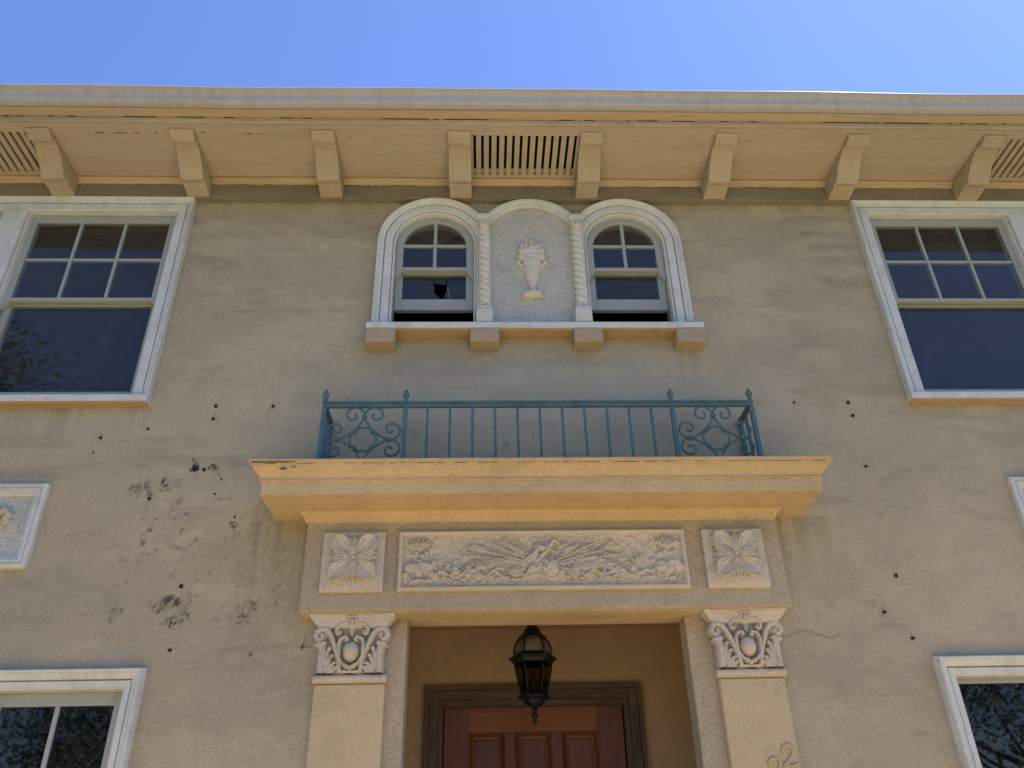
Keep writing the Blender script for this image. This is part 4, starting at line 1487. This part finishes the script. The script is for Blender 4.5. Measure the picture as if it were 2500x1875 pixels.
for c_ in CR:
    MB().tube([(x, -.0058, z) for x, z in c_], .0010, 5, flat=(1.0, 1.0)).build('crack', 'crack_dark', wall)
MB().tube([(-1.262, -.006, 2.665), (-1.252, -.03, 2.672), (-1.238, -.045, 2.660), (-1.222, -.05, 2.662), (-1.205, -.05, 2.652)], .0016, 5).tube([(-1.262, -.006, 2.665), (-1.256, -.02, 2.690), (-1.251, -.025, 2.715)], .0012, 5).tube([(-1.268, -.010, 2.660), (-1.258, -.022, 2.668), (-1.266, -.012, 2.674)], .004, 5).build('wire_stub', 'hole_dark', wall, 0, 'stub of old wire beside the left capital')
# flaking paint at the left end of the portico cornice
for pts in ([(-1.540, 3.5265), (-1.30, 3.5265), (-1.33, 3.521), (-1.45, 3.518), (-1.545, 3.519)], [(-1.40, 3.494), (-1.375, 3.499), (-1.355, 3.494), (-1.365, 3.488), (-1.39, 3.487)], [(-1.345, 3.499), (-1.31, 3.502), (-1.315, 3.498)]):
    vs = []
    for x, z in pts:
        yy = -.4345 if z > 3.51 else -.409 - (z - 3.486) * .75
        vs.append((x, yy, z))
    vs2 = [(x, y + .006, z) for x, y, z in vs]
    n = len(vs)
    MB().add(vs + vs2, [tuple(range(n)), tuple(range(2 * n - 1, n - 1, -1))] + [(i, (i + 1) % n, n + (i + 1) % n, n + i) for i in range(n)]).build('paint_flake', 'crack_dark', co)

# ------------------------------------------------------------------ iron railing
rail = empty('balcony_railing', (0, -.25, 3.545))
tag(rail, 'teal wrought-iron balcony railing with scroll panels on the cornice', 'railing')
RM = Matrix.Translation((0, .25, -3.545))


def rp_(o):
    o.parent = rail
    o.matrix_parent_inverse = RM
    return o


RY, RX = -.25, 1.232
rp_(MB().box(-RX - .012, RX + .012, RY - .017, RY + .017, 3.972, 3.986).box(-RX - .008, RX + .008, RY - .012, RY + .012, 3.950, 3.9715).build('top_rail', 'railing_paint', None, .0025))
rp_(MB().box(-RX, RX, RY - .011, RY + .011, 3.560, 3.574).build('bottom_rail', 'railing_paint', None, .002))
PX = (-RX, -.771, .767, RX)
fin = [(.0, 0), (.012, 0), (.012, .010), (.008, .014), (.010, .018), (.0175, .040), (.0195, .050), (.0195, .055), (.012, .060), (.007, .066), (.0085, .072), (.0075, .080), (0, .083)]
for i, x in enumerate(PX):
    h = .0125
    rp_(MB().box(x - h, x + h, RY - h, RY + h, 3.543, 3.949).build('post', 'railing_paint', None, .002))
    rp_(MB().lathe(fin, (x, RY, 3.986), 12).build('finial', 'railing_paint'))
for k in range(11):
    x = -.645 + k * .1288
    h = .0072
    rp_(MB().box(x - h, x + h, RY - h, RY + h, 3.5745, 3.9495).build('baluster', 'railing_paint', None, .0012))
for sg in (-1, 1):
    x = sg * RX
    rp_(MB().box(x - .012, x + .012, RY + .0175, -.008, 3.955, 3.984).build('return_rail', 'railing_paint', None, .002))
    rp_(MB().box(x - .010, x + .010, RY + .013, -.008, 3.560, 3.574).build('return_rail', 'railing_paint', None, .002))
    rp_(MB().box(x - .0115, x + .0115, -.034, -.011, 3.546, 3.954).build('wall_post', 'railing_paint', None, .002))
    for k in (1,):
        yy = RY + .115 * k
        rp_(MB().box(x - .007, x + .007, yy - .007, yy + .007, 3.575, 3.9545).build('baluster', 'railing_paint', None, .0012))


def scroll_panel(cx, cz):
    J = .150
    rp_(MB().tube([(cx + .0745 * math.cos(a), RY, cz + .0745 * math.sin(a)) for a in [2 * PI * i / 40 for i in range(40)]], .0065, 8, True).build('ring', 'railing_paint'))
    for q in range(4):
        # curve between the upper and the left joint, with both ends curled
        def sp(flip):
            out = []
            for i in range(34):
                th = i / 33 * (2 * PI + .9)
                r = .062 - .0074 * th
                u, v = -.062 + r * math.cos(th), J + .004 + r * math.sin(th)
                out.append((u, v) if not flip else (-v, -u))
            return out
        mid = []
        P_ = .703
        for i in range(1, 22):
            a = PI / 2 * i / 22
            mid.append((-J * math.sin(a) ** (2 / P_), J * math.cos(a) ** (2 / P_)))
        path = sp(False)[::-1] + mid + sp(True)
        a = -q * PI / 2
        pts = []
        for u, v in path:
            x, z = u * math.cos(a) - v * math.sin(a), u * math.sin(a) + v * math.cos(a)
            pts.append((cx + x, RY + (.0 if q % 2 else .001), cz + z))
        n = len(pts)
        rs = [.0062] * n
        for k in (0, 1, 2):
            rs[k] = rs[n - 1 - k] = .0075
        rp_(MB().tube(pts, rs, 8).build('scroll', 'railing_paint'))
        an = PI / 4 + q * PI / 2
        o = rp_(MB().box(-.011, .011, -.010, .010, -.009, .009).build('collar', 'railing_paint', None, .002))
        o.location = (cx + .068 * math.cos(an), RY, cz + .068 * math.sin(an))
        o.rotation_euler = (0, -an - PI / 2, 0)
        an = q * PI / 2
        o = rp_(MB().box(-.013, .013, -.0105, .0105, -.009, .009).build('collar', 'railing_paint', None, .002))
        o.location = (cx + (J - .003) * math.cos(an), RY, cz + (J - .003) * math.sin(an))
        o.rotation_euler = (0, -an - PI / 2, 0)


scroll_panel(-1.0, 3.745)
scroll_panel(.9985, 3.745)

# ------------------------------------------------------------------ hanging lantern
LX, LY = -.038, .60
lan = empty('lantern', (LX, LY, 2.37))
tag(lan, 'black six-sided lantern hanging in front of the door', 'lantern')
LM = Matrix.Translation((-LX, -LY, -2.37))


def lp(o):
    o.parent = lan
    o.matrix_parent_inverse = LM
    return o


N6 = 6
A0 = PI / 6 + PI / 6
hexa = lambda prof, smooth=False: MB().lathe(prof, (LX, LY, 0), N6, smooth, A0)
lp(MB().lathe([(0, 3.05), (.055, 3.05), (.055, 3.035), (.02, 3.03), (.010, 3.02), (.010, 2.935), (.018, 2.93)], (LX, LY, 0), 16).build('ceiling_hook', 'lantern_metal'))
lp(hexa([(0, 2.945), (.022, 2.942), (.030, 2.93), (.032, 2.912), (.044, 2.905), (.052, 2.885), (.066, 2.868), (.082, 2.857), (.086, 2.848), (.078, 2.842), (.03, 2.85)]).build('cap', 'lantern_metal', None, .002))
lp(hexa([(.095, 2.768), (.112, 2.752), (.126, 2.742), (.142, 2.732), (.142, 2.724), (.128, 2.716), (.118, 2.702), (.106, 2.696), (.098, 2.705)]).build('waist_ring', 'lantern_metal', None, .002))
lp(hexa([(.068, 2.536), (.082, 2.530), (.092, 2.520), (.094, 2.510), (.080, 2.502), (.066, 2.496), (.052, 2.478), (.030, 2.462), (.016, 2.455), (.0, 2.455)]).build('base_ring', 'lantern_metal', None, .002))
lp(MB().lathe([(0, 2.458), (.014, 2.456), (.013, 2.432), (.012, 2.425), (.022, 2.419), (.022, 2.414), (.011, 2.408), (.009, 2.400), (.012, 2.392), (.011, 2.378), (.005, 2.366), (0, 2.362)], (LX, LY, 0), 12).build('finial', 'lantern_metal'))
up_prof = [(.078, 2.845), (.096, 2.825), (.106, 2.800), (.111, 2.775), (.112, 2.757)]
lo_prof = [(.108, 2.703), (.103, 2.665), (.094, 2.620), (.084, 2.575), (.076, 2.533)]
for pr in (up_prof, lo_prof):
    for k in range(6):
        a = A0 + 2 * PI * k / 6
        b = A0 + 2 * PI * (k + 1) / 6
        lp(MB().tube([(LX + r * math.cos(a), LY + r * math.sin(a), z) for r, z in pr], .0055, 6).build('glazing_bar', 'lantern_metal'))
        rows = []
        for r, z in pr:
            r *= .985
            pa, pb = Vector((LX + r * math.cos(a), LY + r * math.sin(a), z)), Vector((LX + r * math.cos(b), LY + r * math.sin(b), z))
            d = (pb - pa)
            rows.append([pa + d * .04, pb - d * .04])
        m = MB().sweep(rows)
        inner = []
        for rr in rows:
            inner.append([p + (Vector((LX, LY, p.z)) - p).normalized() * .003 for p in rr])
        m.sweep([list(reversed(r)) for r in inner])
        lp(m.build('glass_pane', 'lantern_glass'))
lp(MB().lathe([(0, 2.525), (.020, 2.525), (.020, 2.535), (.011, 2.54), (.011, 2.600), (.0, 2.600)], (LX, LY, 0), 12).build('candle_sleeve', 'candle_white'))
lp(MB().lathe([(0, 2.601), (.009, 2.603), (.014, 2.620), (.016, 2.640), (.012, 2.665), (.005, 2.685), (0, 2.690)], (LX, LY, 0), 12).build('bulb', 'lantern_glass'))

# ------------------------------------------------------------------ trees behind the viewer (mirrored in the panes)


def tree(x, y, h, cr, label, seed, nleaf=5200, lean=(0, 0), low=.12):
    R = random.Random(seed)
    root = empty('tree', (x, y, 0))
    tag(root, label, 'tree', 'trees across the front garden')
    m = MB()
    top = (lean[0], lean[1], h * .62)
    m.tube([(0, 0, -.1), (lean[0] * .2, lean[1] * .2, h * .2), (lean[0] * .6, lean[1] * .6, h * .42), top], [h * .028, h * .022, h * .016, h * .008], 10)
    tips = []
    for k in range(14):
        a = R.uniform(0, 2 * PI)
        z0 = R.uniform(low, .6) * h
        t_ = z0 / (h * .62)
        bx, by = lean[0] * t_, lean[1] * t_
        L = cr * R.uniform(.55, 1.0)
        ex, ey, ez = bx + math.cos(a) * L, by + math.sin(a) * L, z0 + R.uniform(.12, .38) * h
        m.tube([(bx, by, z0), (bx + math.cos(a) * L * .5, by + math.sin(a) * L * .5, z0 + (ez - z0) * .35), (ex, ey, ez)], [h * .010, h * .006, h * .002], 6)
        tips.append((ex, ey, ez))
        for q in range(2):
            tips.append((ex + R.uniform(-1, 1) * cr * .3, ey + R.uniform(-1, 1) * cr * .3, ez + R.uniform(-.4, .6) * cr * .35))
    tips.append((lean[0], lean[1], h * .9))
    m.build('trunk', 'bark', root)
    rs = np.random.RandomState(seed)
    T = np.array(tips)
    c = T[rs.randint(len(T), size=nleaf)] + rs.normal(size=(nleaf, 3)) * cr * .17
    d1 = rs.normal(size=(nleaf, 3))
    d1 /= np.linalg.norm(d1, axis=1)[:, None]
    d2 = np.cross(d1, rs.normal(size=(nleaf, 3)))
    d2 /= np.linalg.norm(d2, axis=1)[:, None]
    s = rs.uniform(.055, .115, (nleaf, 1)) * (h / 12) ** .5
    V = np.stack([c - d1 * s, c + d2 * s * .45, c + d1 * s, c - d2 * s * .45], 1).reshape(-1, 3)
    me = bpy.data.meshes.new('crown')
    me.from_pydata(V.tolist(), [], np.arange(nleaf * 4).reshape(-1, 4).tolist())
    link('crown', me, 'leaf', root)


tree(-13.2, -9.8, 11.8, 3.0, 'tall leafy tree mirrored in the upper left window', 3, 16000, (.6, .2))
tree(-15.5, -21, 9.5, 4.5, 'broad tree mirrored in the lower left window', 5, 26000)
tree(-7.0, -24, 8.5, 4.2, 'rounded tree further along, mirrored in the lower left window', 8, 26000)
tree(16.0, -21, 9.0, 4.6, 'broad dark tree mirrored in the lower right window', 11, 26000)
tree(9.0, -26, 8.5, 4.2, 'rounded tree behind the broad one, mirrored in the lower right window', 14, 26000)
